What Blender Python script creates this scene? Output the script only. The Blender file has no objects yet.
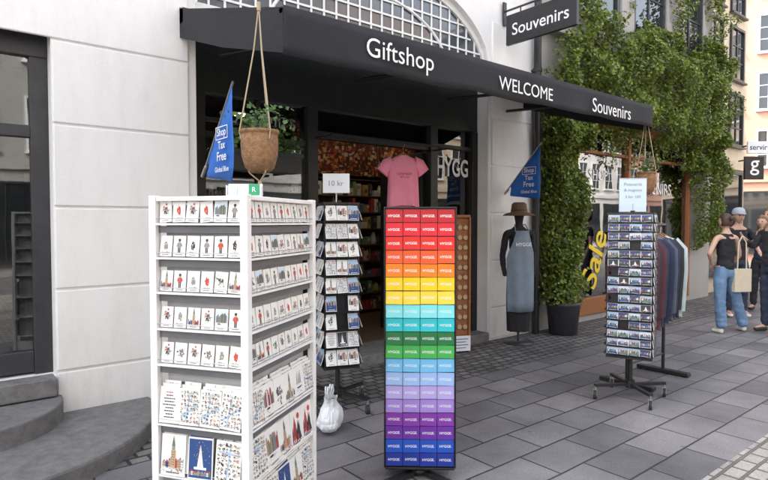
import bpy, math, random
from mathutils import Vector, Matrix, noise
random.seed(7)
R=math.radians
sc=bpy.context.scene
COL=sc.collection

# ---------------------------------------------------------------- materials
def newmat(name,col,rough=.6,metal=0,var=0.0,scale=6,bump=0.0,bscale=None,spec=.5,emit=0,stretch=None):
    m=bpy.data.materials.new(name); m.use_nodes=True
    nt=m.node_tree; b=nt.nodes['Principled BSDF']
    b.inputs['Base Color'].default_value=(*col,1)
    b.inputs['Roughness'].default_value=rough
    b.inputs['Metallic'].default_value=metal
    b.inputs['Specular IOR Level'].default_value=spec
    if emit:
        b.inputs['Emission Color'].default_value=(*col,1); b.inputs['Emission Strength'].default_value=emit
    tc=None
    if var or bump:
        tc=nt.nodes.new('ShaderNodeTexCoord'); src=tc.outputs['Object']
        if stretch:
            mp=nt.nodes.new('ShaderNodeMapping'); mp.inputs['Scale'].default_value=stretch
            nt.links.new(src,mp.inputs[0]); src=mp.outputs[0]
    if var:
        n=nt.nodes.new('ShaderNodeTexNoise'); n.inputs['Scale'].default_value=scale; n.inputs['Detail'].default_value=8
        n.inputs['Roughness'].default_value=.65
        nt.links.new(src,n.inputs['Vector'])
        r=nt.nodes.new('ShaderNodeValToRGB')
        r.color_ramp.elements[0].position=.3; r.color_ramp.elements[1].position=.7
        r.color_ramp.elements[0].color=(*[max(0,c*(1-var)) for c in col],1)
        r.color_ramp.elements[1].color=(*[min(1,c*(1+var*.6)) for c in col],1)
        nt.links.new(n.outputs['Fac'],r.inputs[0]); nt.links.new(r.outputs[0],b.inputs['Base Color'])
    if bump:
        n2=nt.nodes.new('ShaderNodeTexNoise'); n2.inputs['Scale'].default_value=bscale or 60; n2.inputs['Detail'].default_value=5
        nt.links.new(src,n2.inputs['Vector'])
        bp=nt.nodes.new('ShaderNodeBump'); bp.inputs['Strength'].default_value=bump; bp.inputs['Distance'].default_value=.01
        nt.links.new(n2.outputs['Fac'],bp.inputs['Height']); nt.links.new(bp.outputs[0],b.inputs['Normal'])
    return m

def island_mat(name,cols,rough=.6,trans=0):
    m=bpy.data.materials.new(name); m.use_nodes=True; nt=m.node_tree; b=nt.nodes['Principled BSDF']
    g=nt.nodes.new('ShaderNodeNewGeometry'); r=nt.nodes.new('ShaderNodeValToRGB')
    r.color_ramp.interpolation='CONSTANT' if len(cols)>5 else 'LINEAR'
    n=len(cols)
    while len(r.color_ramp.elements)<n: r.color_ramp.elements.new(.5)
    for i,c in enumerate(cols):
        r.color_ramp.elements[i].position=i/n if r.color_ramp.interpolation=='CONSTANT' else i/(n-1)
    for i,c in enumerate(cols): r.color_ramp.elements[i].color=(*c,1)
    nt.links.new(g.outputs['Random Per Island'],r.inputs[0]); nt.links.new(r.outputs[0],b.inputs['Base Color'])
    b.inputs['Roughness'].default_value=rough
    if trans:
        out=nt.nodes['Material Output']; t=nt.nodes.new('ShaderNodeBsdfTranslucent'); mx=nt.nodes.new('ShaderNodeMixShader')
        nt.links.new(r.outputs[0],t.inputs[0]); mx.inputs[0].default_value=trans
        nt.links.new(b.outputs[0],mx.inputs[1]); nt.links.new(t.outputs[0],mx.inputs[2]); nt.links.new(mx.outputs[0],out.inputs[0])
    return m

def glassmat(name,tint=(.75,.8,.8),refl=1.0,ior=1.9):
    m=bpy.data.materials.new(name); m.use_nodes=True; nt=m.node_tree; nt.nodes.remove(nt.nodes['Principled BSDF'])
    out=nt.nodes['Material Output']
    t=nt.nodes.new('ShaderNodeBsdfTransparent'); t.inputs[0].default_value=(*tint,1)
    g=nt.nodes.new('ShaderNodeBsdfGlossy'); g.inputs['Roughness'].default_value=.01; g.inputs['Color'].default_value=(refl,refl,refl,1)
    f=nt.nodes.new('ShaderNodeFresnel'); f.inputs[0].default_value=ior
    ge=nt.nodes.new('ShaderNodeNewGeometry'); n=nt.nodes.new('ShaderNodeTexNoise'); n.inputs['Scale'].default_value=1.2; nt.links.new(ge.outputs['Position'],n.inputs['Vector'])
    bp=nt.nodes.new('ShaderNodeBump'); bp.inputs['Strength'].default_value=.08; bp.inputs['Distance'].default_value=.02
    nt.links.new(n.outputs['Fac'],bp.inputs['Height']); nt.links.new(bp.outputs[0],g.inputs['Normal'])
    mx=nt.nodes.new('ShaderNodeMixShader')
    nt.links.new(f.outputs[0],mx.inputs[0]); nt.links.new(t.outputs[0],mx.inputs[1]); nt.links.new(g.outputs[0],mx.inputs[2])
    nt.links.new(mx.outputs[0],out.inputs[0]); return m

def wallmat(name,col,dirt=.25,drt=(.3,.28,.25)):
    m=newmat(name,col,rough=.85,bump=.25,bscale=35)
    nt=m.node_tree; b=nt.nodes['Principled BSDF']
    g=nt.nodes.new('ShaderNodeNewGeometry')
    mp=nt.nodes.new('ShaderNodeMapping'); mp.inputs['Scale'].default_value=(2.2,2.2,.5)
    nt.links.new(g.outputs['Position'],mp.inputs[0])
    n=nt.nodes.new('ShaderNodeTexNoise'); n.inputs['Scale'].default_value=2.5; n.inputs['Detail'].default_value=9; n.inputs['Roughness'].default_value=.7
    nt.links.new(mp.outputs[0],n.inputs['Vector'])
    sx=nt.nodes.new('ShaderNodeSeparateXYZ'); nt.links.new(g.outputs['Position'],sx.inputs[0])
    mr=nt.nodes.new('ShaderNodeMapRange'); mr.inputs[1].default_value=.9; mr.inputs[2].default_value=0; mr.inputs[3].default_value=0; mr.inputs[4].default_value=.6
    nt.links.new(sx.outputs['Z'],mr.inputs[0])
    r=nt.nodes.new('ShaderNodeValToRGB'); r.color_ramp.elements[0].position=.45; r.color_ramp.elements[1].position=.85
    r.color_ramp.elements[0].color=(0,0,0,1); r.color_ramp.elements[1].color=(dirt*1.6,)*3+(1,)
    ad=nt.nodes.new('ShaderNodeMath'); ad.operation='ADD'
    nt.links.new(n.outputs['Fac'],r.inputs[0]); 
    mu=nt.nodes.new('ShaderNodeMath'); mu.operation='MULTIPLY'; nt.links.new(mr.outputs[0],mu.inputs[0]); nt.links.new(n.outputs['Fac'],mu.inputs[1])
    nt.links.new(r.outputs[0],ad.inputs[0]); nt.links.new(mu.outputs[0],ad.inputs[1])
    mx=nt.nodes.new('ShaderNodeMix'); mx.data_type='RGBA'
    mx.inputs[6].default_value=(*col,1); mx.inputs[7].default_value=(*drt,1)
    nt.links.new(ad.outputs[0],mx.inputs[0]); nt.links.new(mx.outputs[2],b.inputs['Base Color'])
    return m

def brickmat(name,c1,c2,mort,bw,rh,ms=.008,offset=.5,rough=.75,bump=.5,rot=0,nv=.35):
    m=bpy.data.materials.new(name); m.use_nodes=True; nt=m.node_tree; b=nt.nodes['Principled BSDF']
    g=nt.nodes.new('ShaderNodeNewGeometry'); mp=nt.nodes.new('ShaderNodeMapping'); mp.inputs['Rotation'].default_value=(0,0,rot)
    nt.links.new(g.outputs['Position'],mp.inputs[0])
    wn=nt.nodes.new('ShaderNodeTexNoise'); wn.inputs['Scale'].default_value=2.0
    nt.links.new(mp.outputs[0],wn.inputs['Vector'])
    br=nt.nodes.new('ShaderNodeTexBrick'); br.offset=offset; br.inputs['Scale'].default_value=1
    br.inputs['Brick Width'].default_value=bw; br.inputs['Row Height'].default_value=rh; br.inputs['Mortar Size'].default_value=ms
    br.inputs['Mortar Smooth'].default_value=.3; br.inputs['Bias'].default_value=0
    br.inputs['Color1'].default_value=(*c1,1); br.inputs['Color2'].default_value=(*c2,1); br.inputs['Mortar'].default_value=(*mort,1)
    va=nt.nodes.new('ShaderNodeVectorMath'); va.operation='MULTIPLY_ADD'; va.inputs[1].default_value=(.014,.014,0)
    nt.links.new(wn.outputs['Color'],va.inputs[0]); nt.links.new(mp.outputs[0],va.inputs[2])
    nt.links.new(va.outputs[0],br.inputs['Vector'])
    n=nt.nodes.new('ShaderNodeTexNoise'); n.inputs['Scale'].default_value=1.3; n.inputs['Detail'].default_value=10; n.inputs['Roughness'].default_value=.7
    nt.links.new(g.outputs['Position'],n.inputs['Vector'])
    n3=nt.nodes.new('ShaderNodeTexNoise'); n3.inputs['Scale'].default_value=90; n3.inputs['Detail'].default_value=4
    nt.links.new(g.outputs['Position'],n3.inputs['Vector'])
    mr=nt.nodes.new('ShaderNodeMapRange'); mr.inputs[1].default_value=.3; mr.inputs[2].default_value=.7; mr.inputs[3].default_value=1-nv; mr.inputs[4].default_value=1+nv
    nt.links.new(n.outputs['Fac'],mr.inputs[0])
    mr2=nt.nodes.new('ShaderNodeMapRange'); mr2.inputs[1].default_value=.3; mr2.inputs[2].default_value=.7; mr2.inputs[3].default_value=.82; mr2.inputs[4].default_value=1.18
    nt.links.new(n3.outputs['Fac'],mr2.inputs[0])
    mm=nt.nodes.new('ShaderNodeMath'); mm.operation='MULTIPLY'; nt.links.new(mr.outputs[0],mm.inputs[0]); nt.links.new(mr2.outputs[0],mm.inputs[1])
    vs=nt.nodes.new('ShaderNodeVectorMath'); vs.operation='SCALE'
    nt.links.new(br.outputs['Color'],vs.inputs[0]); nt.links.new(mm.outputs[0],vs.inputs['Scale'])
    vo=nt.nodes.new('ShaderNodeTexVoronoi'); vo.inputs['Scale'].default_value=3.2; vo.inputs['Randomness'].default_value=1
    nt.links.new(g.outputs['Position'],vo.inputs['Vector'])
    sr=nt.nodes.new('ShaderNodeMapRange'); sr.inputs[1].default_value=.04; sr.inputs[2].default_value=.065; sr.inputs[3].default_value=.6; sr.inputs[4].default_value=1.0
    nt.links.new(vo.outputs['Distance'],sr.inputs[0])
    vs2=nt.nodes.new('ShaderNodeVectorMath'); vs2.operation='SCALE'; nt.links.new(vs.outputs[0],vs2.inputs[0]); nt.links.new(sr.outputs[0],vs2.inputs['Scale'])
    nt.links.new(vs2.outputs[0],b.inputs['Base Color'])
    sp=nt.nodes.new('ShaderNodeMath'); sp.operation='MULTIPLY_ADD'; sp.inputs[1].default_value=-1; 
    nt.links.new(br.outputs['Fac'],sp.inputs[0]); 
    sc2=nt.nodes.new('ShaderNodeMath'); sc2.operation='MULTIPLY'; sc2.inputs[1].default_value=.35
    nt.links.new(n3.outputs['Fac'],sc2.inputs[0]); nt.links.new(sc2.outputs[0],sp.inputs[2])
    bp=nt.nodes.new('ShaderNodeBump'); bp.inputs['Strength'].default_value=bump; bp.inputs['Distance'].default_value=.01
    nt.links.new(sp.outputs[0],bp.inputs['Height']); nt.links.new(bp.outputs[0],b.inputs['Normal'])
    rr=nt.nodes.new('ShaderNodeMapRange'); rr.inputs[3].default_value=rough-.2; rr.inputs[4].default_value=rough+.15
    nt.links.new(n.outputs['Fac'],rr.inputs[0]); nt.links.new(rr.outputs[0],b.inputs['Roughness'])
    return m

M={}
M['white']=wallmat('white_render',(.83,.82,.80),.13,(.36,.34,.31))
M['black']=newmat('black_paint',(.018,.018,.02),.4,var=.3,scale=8)
M['blackwood']=newmat('dark_timber',(.012,.014,.013),.45,var=.4,scale=12,bump=.1)
M['greyframe']=newmat('dark_grey_frame',(.035,.036,.04),.4,var=.3,scale=6)
M['canvas']=newmat('black_canvas',(.014,.014,.018),.8,var=.4,scale=3,bump=.25,bscale=250)
M['letter']=newmat('white_letter',(.85,.85,.85),.5)
M['whitepaint']=newmat('white_paint',(.84,.84,.83),.45,var=.05,scale=12)
M['whitemet']=newmat('white_metal',(.8,.8,.79),.4,var=.08,scale=15)
M['rackgrey']=newmat('rack_panel',(.13,.13,.14),.6,var=.2)
M['racklight']=newmat('rack_panel_light',(.42,.42,.42),.6,var=.1)
M['steel']=newmat('steel',(.5,.5,.5),.3,metal=1)
M['rubber']=newmat('rubber',(.03,.03,.03),.8)
M['wicker']=newmat('wicker',(.28,.15,.07),.8,var=.5,scale=40,bump=.9,bscale=90)
M['straw']=newmat('straw',(.16,.085,.045),.8,var=.3,scale=40,bump=.5,bscale=150)
M['rope']=newmat('jute_rope',(.42,.33,.22),.9)
M['stone']=newmat('granite_step',(.17,.165,.162),.75,var=.35,scale=14,bump=.4,bscale=120)
M['greystone']=wallmat('grey_stone',(.40,.385,.37),.3)
M['pink']=wallmat('pink_render',(.66,.38,.28),.12)
M['beige']=wallmat('beige_render',(.56,.48,.37),.2)
M['redbrick']=brickmat('red_brick',(.30,.11,.07),(.36,.15,.09),(.3,.28,.25),.24,.075,.01)
M['cream']=wallmat('cream_render',(.72,.61,.46),.2)
M['glass']=glassmat('shop_glass')
M['glass2']=glassmat('display_glass',(.75,.76,.74),1.0,2.8)
M['darkglass']=newmat('upper_glass',(.02,.025,.03),.04,spec=1.0)
M['fanglass']=newmat('fan_glass',(.07,.085,.10),.1,spec=1.0,var=.3,scale=1.5)
M['floor']=newmat('interior_floor',(.12,.085,.06),.5,var=.3)
M['intwall']=newmat('interior_wall',(.12,.075,.055),.8,var=.3,scale=3)
M['orangewall']=newmat('orange_interior',(.40,.17,.07),.7,var=.3,scale=2)
M['wood']=newmat('light_wood',(.30,.17,.09),.55,var=.3,scale=10,stretch=(1,1,8))
M['shelfwood']=newmat('dark_shelf_wood',(.13,.07,.04),.55,var=.3,scale=10,stretch=(1,1,8))
M['framewood']=newmat('orange_brown_frame',(.34,.13,.05),.5,var=.3,scale=10,stretch=(1,1,8))
M['lamp']=newmat('lamp_glow',(1,.78,.5),.5,emit=26)
M['lamp2']=newmat('display_lamp_glow',(1,.78,.5),.5,emit=70)
M['leaf']=island_mat('ivy_leaf',[(.05,.085,.012),(.115,.17,.022),(.185,.25,.035),(.33,.37,.07)],.42,.35)
M['leafd']=island_mat('dark_leaf',[(.03,.08,.02),(.07,.14,.03),(.12,.2,.05)],.5,.25)
M['drylf']=island_mat('fallen_leaf',[(.18,.10,.03),(.30,.2,.06),(.12,.14,.04)],.7)
M['stem']=newmat('woody_stem',(.09,.06,.04),.9,var=.4)
M['goods']=island_mat('goods_colours',[(.5,.08,.05),(.6,.55,.45),(.1,.2,.35),(.5,.28,.1),(.35,.05,.05),(.75,.7,.6),(.06,.06,.06),(.5,.38,.12),(.2,.35,.2),(.7,.68,.65),(.12,.08,.06),(.3,.3,.32)],.6)
M['goodsr']=island_mat('red_brown_print_colours',[(.34,.05,.02),(.50,.17,.05),(.22,.03,.02),(.6,.30,.12),(.10,.03,.02),(.55,.45,.3),(.42,.09,.03),(.05,.02,.015)],.6)
M['goodsw']=island_mat('warm_goods_colours',[(.65,.12,.04),(.8,.4,.1),(.7,.2,.05),(.85,.6,.3),(.4,.06,.03),(.8,.75,.6),(.1,.04,.03),(.8,.3,.05)],.6)
M['skin']=newmat('skin',(.55,.34,.25),.55,var=.08,scale=10)
M['skin2']=newmat('skin_tan',(.48,.28,.2),.55,var=.08,scale=10)
M['hairb']=newmat('brown_hair',(.07,.04,.025),.6,var=.5,scale=30,bump=.6,bscale=120,stretch=(1,1,.15))
M['hairl']=newmat('light_brown_hair',(.17,.10,.05),.6,var=.5,scale=30,bump=.6,bscale=120,stretch=(1,1,.15))
M['jeans']=newmat('blue_denim',(.15,.25,.40),.85,var=.4,scale=7,bump=.5,bscale=30,stretch=(1,1,.5))
M['jeansd']=newmat('dark_denim',(.03,.04,.07),.85,var=.3,scale=9,bump=.4,bscale=70)
M['bcloth']=newmat('black_cloth',(.016,.016,.02),.85,var=.3,scale=8,bump=.4,bscale=30)
M['gcloth']=newmat('charcoal_cloth',(.03,.03,.036),.85,var=.3,scale=8,bump=.4,bscale=30)
M['shoe']=newmat('white_shoe',(.7,.7,.68),.5)
M['shoed']=newmat('dark_shoe',(.03,.03,.03),.5)
M['cream2']=newmat('canvas_tote',(.6,.53,.4),.85,var=.1,bump=.3)
M['navy']=newmat('navy_cloth',(.022,.03,.065),.9,var=.3,scale=9,bump=.4,bscale=25)
M['burg']=newmat('burgundy_cloth',(.10,.03,.045),.9,var=.3,scale=9,bump=.4,bscale=25)
M['mint']=newmat('pale_cloth',(.42,.50,.52),.9,var=.15,scale=9,bump=.4,bscale=25)
M['steelb']=newmat('slate_cloth',(.07,.09,.13),.9,var=.25,scale=9,bump=.4,bscale=25)
M['capm']=newmat('pale_cap_cloth',(.35,.38,.42),.9)
M['apron']=newmat('apron_cloth',(.20,.25,.31),.9,var=.15,scale=7,bump=.4,bscale=25)
M['pinkc']=newmat('pink_cotton',(.92,.30,.42),.9,var=.06,scale=7,bump=.4,bscale=20)
M['blue']=newmat('flag_blue',(.015,.13,.50),.55,var=.1,scale=4)
M['green']=newmat('green_card',(.03,.30,.13),.5)
M['plastic']=newmat('white_plastic_bag',(.75,.77,.80),.35,var=.1,bump=.8,bscale=22)
M['yellow']=newmat('yellow_sticker',(.85,.62,.03),.5)
M['paper']=newmat('paper',(.8,.82,.85),.6,var=.04)
M['cardwhite']=newmat('card_white',(.78,.77,.74),.45,var=.04)
M['bluepaper']=newmat('pale_blue_paper',(.60,.72,.86),.6)
M['ink']=newmat('ink',(.03,.03,.04),.6)
M['inkg']=newmat('grey_ink',(.25,.25,.25),.6)
M['inkb']=newmat('blue_ink',(.02,.06,.20),.6)
M['inkr']=newmat('brick_ink',(.50,.05,.04),.6)
M['inkt']=newmat('tan_ink',(.5,.35,.2),.6)
M['inkgr']=newmat('green_ink',(.1,.2,.1),.6)
M['sky_ink']=newmat('sky_ink',(.35,.5,.65),.5)
M['eye']=newmat('eye',(.03,.02,.02),.3)
M['lip']=newmat('lip',(.35,.12,.1),.5)

# ---------------------------------------------------------------- mesh builder
class MB:
    def __init__(s): s.v=[];s.f=[];s.m=[];s.s=[]
    def add(s,vs,fs,m=0,sm=False,X=None):
        o=len(s.v)
        if X is not None: vs=[X@Vector(p) for p in vs]
        s.v+= [tuple(p) for p in vs]
        for f in fs: s.f.append(tuple(i+o for i in f)); s.m.append(m); s.s.append(sm)
        return s
    def box(s,cx,cy,cz,sx,sy,sz,m=0,rz=0,X=None):
        c,n=math.cos(rz),math.sin(rz); vs=[]
        for dz in(-.5,.5):
            for dx,dy in((-.5,-.5),(.5,-.5),(.5,.5),(-.5,.5)):
                x,y=dx*sx,dy*sy; vs.append((cx+x*c-y*n,cy+x*n+y*c,cz+dz*sz))
        return s.add(vs,[(3,2,1,0),(4,5,6,7),(0,1,5,4),(1,2,6,5),(2,3,7,6),(3,0,4,7)],m,False,X)
    def bb(s,x0,x1,y0,y1,z0,z1,m=0): return s.box((x0+x1)/2,(y0+y1)/2,(z0+z1)/2,x1-x0,y1-y0,z1-z0,m)
    def cyl(s,p0,p1,r0,r1=None,n=12,m=0,sm=True,caps=True):
        p0=Vector(p0);p1=Vector(p1); r1=r0 if r1 is None else r1
        d=(p1-p0).normalized(); a=d.orthogonal().normalized(); b=d.cross(a)
        vs=[];
        for p,r in((p0,r0),(p1,r1)):
            for i in range(n):
                t=2*math.pi*i/n; vs.append(p+a*math.cos(t)*r+b*math.sin(t)*r)
        s.add(vs,[(i,(i+1)%n,n+(i+1)%n,n+i) for i in range(n)],m,sm)
        if caps: s.add(vs,[tuple(range(n-1,-1,-1)),tuple(range(n,2*n))],m,False)
        return s
    def tube(s,pts,r,n=8,m=0):
        for a,b in zip(pts[:-1],pts[1:]): s.cyl(a,b,r,r,n,m)
        return s
    def lathe(s,prof,c=(0,0,0),n=24,m=0,sm=True,sx=1,sy=1):
        vs=[(c[0]+r*math.cos(2*math.pi*i/n)*sx,c[1]+r*math.sin(2*math.pi*i/n)*sy,c[2]+z) for r,z in prof for i in range(n)]
        fs=[(k*n+i,k*n+(i+1)%n,(k+1)*n+(i+1)%n,(k+1)*n+i) for k in range(len(prof)-1) for i in range(n)]
        return s.add(vs,fs,m,sm)
    def poly(s,pts,m=0): return s.add(pts,[tuple(range(len(pts)))],m)
    def mesh(s,name,mats):
        me=bpy.data.meshes.new(name); me.from_pydata(s.v,[],s.f)
        for k in mats: me.materials.append(M[k] if isinstance(k,str) else k)
        me.polygons.foreach_set('material_index',s.m); me.polygons.foreach_set('use_smooth',s.s); me.update(); return me
    def obj(s,name,mats,parent=None,loc=(0,0,0),rot=(0,0,0),bevel=0,world=False):
        o=bpy.data.objects.new(name,s.mesh(name,mats)); COL.objects.link(o)
        if parent: o.parent=parent
        o.location=loc; o.rotation_euler=rot
        if world and parent: 
            o.location=Vector(loc)-world_of(parent)
        if bevel:
            b=o.modifiers.new('b','BEVEL'); b.width=bevel; b.segments=2; b.limit_method='ANGLE'
        return o
def world_of(o):
    v=Vector(o.location)
    while o.parent: o=o.parent; v+=Vector(o.location)
    return v
def top(o,label,cat,group=None):
    o['label']=label; o['category']=cat
    if group:o['group']=group
    return o
def empty(name,loc,label,cat,rz=0,group=None):
    e=bpy.data.objects.new(name,None); COL.objects.link(e); e.location=loc; e.rotation_euler=(0,0,rz); e.empty_display_size=.2
    return top(e,label,cat,group)
def textmesh(s,size=.1,width=None,bold=0,ys_=1):
    c=bpy.data.curves.new('t','FONT'); c.body=s; c.size=1; c.extrude=0; c.align_x='CENTER'; c.align_y='CENTER'; c.offset=bold; c.resolution_u=4
    o=bpy.data.objects.new('t',c); COL.objects.link(o)
    dg=bpy.context.evaluated_depsgraph_get(); dg.update()
    me=bpy.data.meshes.new_from_object(o.evaluated_get(dg)); bpy.data.objects.remove(o)
    xs=[v.co.x for v in me.vertices]; ys=[v.co.y for v in me.vertices]
    cx=(min(xs)+max(xs))/2; cy=(min(ys)+max(ys))/2; w=max(xs)-min(xs)
    k=(width/w) if width else size
    me.transform(Matrix.Diagonal((k,k*ys_,1,1))@Matrix.Translation((-cx,-cy,0)))
    return me
def text(s,mat,parent,loc,rot=(R(90),0,0),size=.1,width=None,name='lettering',world=False,bold=0,ys_=1):
    me=textmesh(s,size,width,bold,ys_); me.materials.clear(); me.materials.append(M[mat]); me.name=name
    o=bpy.data.objects.new(name,me); COL.objects.link(o); o.parent=parent; o.location=loc; o.rotation_euler=rot
    if world and parent: o.location=Vector(loc)-world_of(parent)
    return o
def addtext(mb,s,X,width=None,size=.1,m=1,bold=0):
    me=textmesh(s,size,width,bold)
    mb.add([v.co for v in me.vertices],[tuple(p.vertices) for p in me.polygons],m,False,X); bpy.data.meshes.remove(me)
STAND=Matrix.Rotation(R(90),4,'X')

# ---------------------------------------------------------------- camera, light
cam=bpy.data.cameras.new('camera'); co=bpy.data.objects.new('camera',cam); COL.objects.link(co)
co.location=(0,-4.75,1.55); co.rotation_euler=(R(90-1.84),0,R(-39.1)); cam.sensor_width=36; cam.lens=26.25
cam.clip_start=.05; cam.clip_end=1000; sc.camera=co
S=Vector((-.72,.69,0)).normalized(); EL=R(48)
sd=Vector((S.x*math.cos(EL),S.y*math.cos(EL),math.sin(EL)))
sl=bpy.data.lights.new('sun','SUN'); sl.energy=5; sl.angle=R(.5); sl.color=(1,.92,.80)
so=bpy.data.objects.new('sun',sl); COL.objects.link(so); so.rotation_euler=(-sd).to_track_quat('-Z','Y').to_euler(); so.location=(-20,10,30)
w=bpy.data.worlds.new('World'); sc.world=w; w.use_nodes=True; nt=w.node_tree
sky=nt.nodes.new('ShaderNodeTexSky'); sky.sky_type='NISHITA'; sky.sun_disc=False; sky.sun_elevation=EL; sky.sun_rotation=math.atan2(S.x,S.y)%(2*math.pi)
sky.dust_density=4.0; sky.air_density=1.0; sky.ozone_density=.4
hs_=nt.nodes.new('ShaderNodeHueSaturation'); hs_.inputs['Saturation'].default_value=.42
bg=nt.nodes['Background']; bg.inputs[1].default_value=.88; nt.links.new(sky.outputs[0],hs_.inputs['Color']); nt.links.new(hs_.outputs[0],bg.inputs[0])
sc.view_settings.view_transform='Standard'; sc.view_settings.look='None'; sc.view_settings.exposure=0

# ---------------------------------------------------------------- ground
M['slab']=brickmat('granite_slabs',(.108,.104,.112),(.195,.184,.190),(.032,.030,.031),.50,.31,.008,rough=.65)
M['setts']=brickmat('small_setts',(.09,.086,.086),(.18,.168,.160),(.03,.028,.026),.13,.10,.012,bump=1.0)
M['settl']=brickmat('pale_setts',(.27,.25,.23),(.38,.355,.32),(.12,.11,.10),.16,.11,.012,bump=1.0)
def sheet(name,x0,x1,y0,y1,z,mat):
    o=MB().poly([(x0,y0,z),(x1,y0,z),(x1,y1,z),(x0,y1,z)]).obj(name,[mat]); o['kind']='structure'; return o
sheet('ground',-300,300,-300,300,0,'slab')
sheet('sett_pavement_strip',-30,60,-1.0,.3,.004,'setts')
sheet('sett_road',-60,120,-9.0,-3.38,.004,'settl')
lf=MB()
for q in range(60):
    x=random.gauss(6.9,1.3); y=-abs(random.gauss(.1,.6))-.05; a=random.uniform(0,6.28); s_=random.uniform(.012,.03)
    lf.poly([(x+s_*math.cos(a+t)*(1 if t in(0,math.pi) else .5),y+s_*math.sin(a+t)*(1 if t in(0,math.pi) else .5),.007+random.random()*.006) for t in(0,math.pi/2,math.pi,3*math.pi/2)])
o=lf.obj('fallen_leaves',['drylf']); top(o,'few dry leaves fallen on the paving below the ivy','fallen leaves'); o['kind']='stuff'

# ---------------------------------------------------------------- shop building
shop=empty('shop_building',(3.6,0,0),'white rendered corner shop building with arched window over a dark shopfront','building')
H=11
def archz(x):
    t=min(1,abs(x-3.7)/1.9); return 3.42+1.0*math.sqrt(max(0,1-t**2.2))
wb=MB(); y0,y1=.018,.5
wb.bb(-4,-1.5,y0,y1,0,H); wb.bb(-1.5,.72,y0,y1,3.05,H); wb.bb(.72,1.8,y0,y1,0,H); wb.bb(5.6,6.55,y0,y1,0,H); wb.bb(-1.5,.72,y0,y1,0,.40)
N=40; xs=[1.8+3.8*i/N for i in range(N+1)]
for a,b in zip(xs[:-1],xs[1:]):
    wb.poly([(a,y0,archz(a)),(b,y0,archz(b)),(b,y0,H),(a,y0,H)])
    wb.poly([(a,y1,archz(a)),(b,y1,archz(b)),(b,y0,archz(b)),(a,y0,archz(a))])
wb.bb(-4,6.55,y1,9,H-.2,H)
wb.bb(-4,-3.8,y1,9,0,H); wb.bb(-4,6.55,8.8,9,0,H)
wb.obj('wall',['white'],shop,world=True)
bl=MB()
edges=[.02]+[.43+.616*i for i in range(0,18)]
for za,zb in zip(edges[:-1],edges[1:]):
    if zb>H: break
    xl=.725 if za<2.85 else -3.99
    bl.bb(xl,1.73,0,.03,za+.009,zb-.009)
    if zb<4.2 or za>4.6: bl.bb(5.66,6.54,0,.03,za+.009,zb-.009)
    bl.bb(-3.99,-1.52,0,.03,za+.009,zb-.009) if za<2.85 else None
bl.obj('rusticated_blocks',['white'],shop,world=True,bevel=.008)
af=MB(); yy=.07
for i in range(N):
    a,b=xs[i],xs[i+1]
    za,zb=archz(a),archz(b)
    af.add([(a,yy-.02,za-.08),(b,yy-.02,zb-.08),(b,yy-.02,zb),(a,yy-.02,za),(a,yy+.05,za-.08),(b,yy+.05,zb-.08)],[(0,1,2,3),(4,5,1,0)])
x=1.94
while x<5.55:
    af.bb(x-.010,x+.010,yy,yy+.012,3.4,archz(x)-.05); x+=.15
z=3.53
while z<4.38:
    hw=[q for q in xs if archz(q)-.06>z]
    if hw: af.bb(min(hw),max(hw),yy-.003,yy+.010,z-.010,z+.010)
    z+=.15
for rr_ in(.62,):
    P_=[(3.7+1.9*rr_*math.cos(t*math.pi/30),3.42+1.0*rr_*math.sin(t*math.pi/30)) for t in range(31)]
    for (xa,za),(xb,zb) in zip(P_[:-1],P_[1:]): af.cyl((xa,yy+.0,za),(xb,yy+.0,zb),.018,n=6)
af.bb(1.8,5.6,yy-.03,yy+.06,3.36,3.44)
aw=af.obj('arch_window',['whitepaint'],shop,world=True)
g=MB()
for a,b in zip(xs[:-1],xs[1:]): g.poly([(a,yy+.014,3.4),(b,yy+.014,3.4),(b,yy+.014,archz(b)),(a,yy+.014,archz(a))])
g.obj('pane',['fanglass'],aw,world=True)
mo=MB()
for a,b in zip(xs[:-1],xs[1:]):
    mo.add([(a,-.02,archz(a)),(b,-.02,archz(b)),(b,-.02,archz(b)+.14),(a,-.02,archz(a)+.14),(a,.03,archz(a)),(b,.03,archz(b)),(b,.03,archz(b)+.14),(a,.03,archz(a)+.14)],[(0,1,2,3),(4,5,1,0),(3,2,6,7)])
mo.obj('arch_moulding',['white'],shop,world=True)
def window(parent,x,z,wd,ht,y=0,frame='whitepaint',bars=(1,2),glass='darkglass'):
    f=MB(); t=.06
    f.bb(x-wd/2-t,x-wd/2,y-.05,y+.02,z-t,z+ht+t); f.bb(x+wd/2,x+wd/2+t,y-.05,y+.02,z-t,z+ht+t)
    f.bb(x-wd/2,x+wd/2,y-.05,y+.02,z+ht,z+ht+t); f.bb(x-wd/2-.1,x+wd/2+.1,y-.1,y+.02,z-t-.04,z-t) ; f.bb(x-wd/2,x+wd/2,y-.05,y+.02,z-t,z)
    for i in range(bars[0]):
        xx=x-wd/2+wd*(i+1)/(bars[0]+1); f.bb(xx-.02,xx+.02,y-.03,y+.01,z,z+ht)
    for i in range(bars[1]):
        zz=z+ht*(i+1)/(bars[1]+1); f.bb(x-wd/2,x+wd/2,y-.027,y+.01,zz-.015,zz+.015)
    o=f.obj('window',[frame],parent); 
    MB().bb(x-wd/2,x+wd/2,y-.012,y-.006,z,z+ht).obj('pane',[glass],o)
    return o
for xx in(-1.6,.6,2.8,5.0):
    window(shop,xx-3.6,6.0,1.1,1.8); window(shop,xx-3.6,8.6,1.1,1.5)
sf=MB(); Y=.25
sf.bb(1.8,5.6,Y-.05,Y+.1,2.72,3.36)
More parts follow.
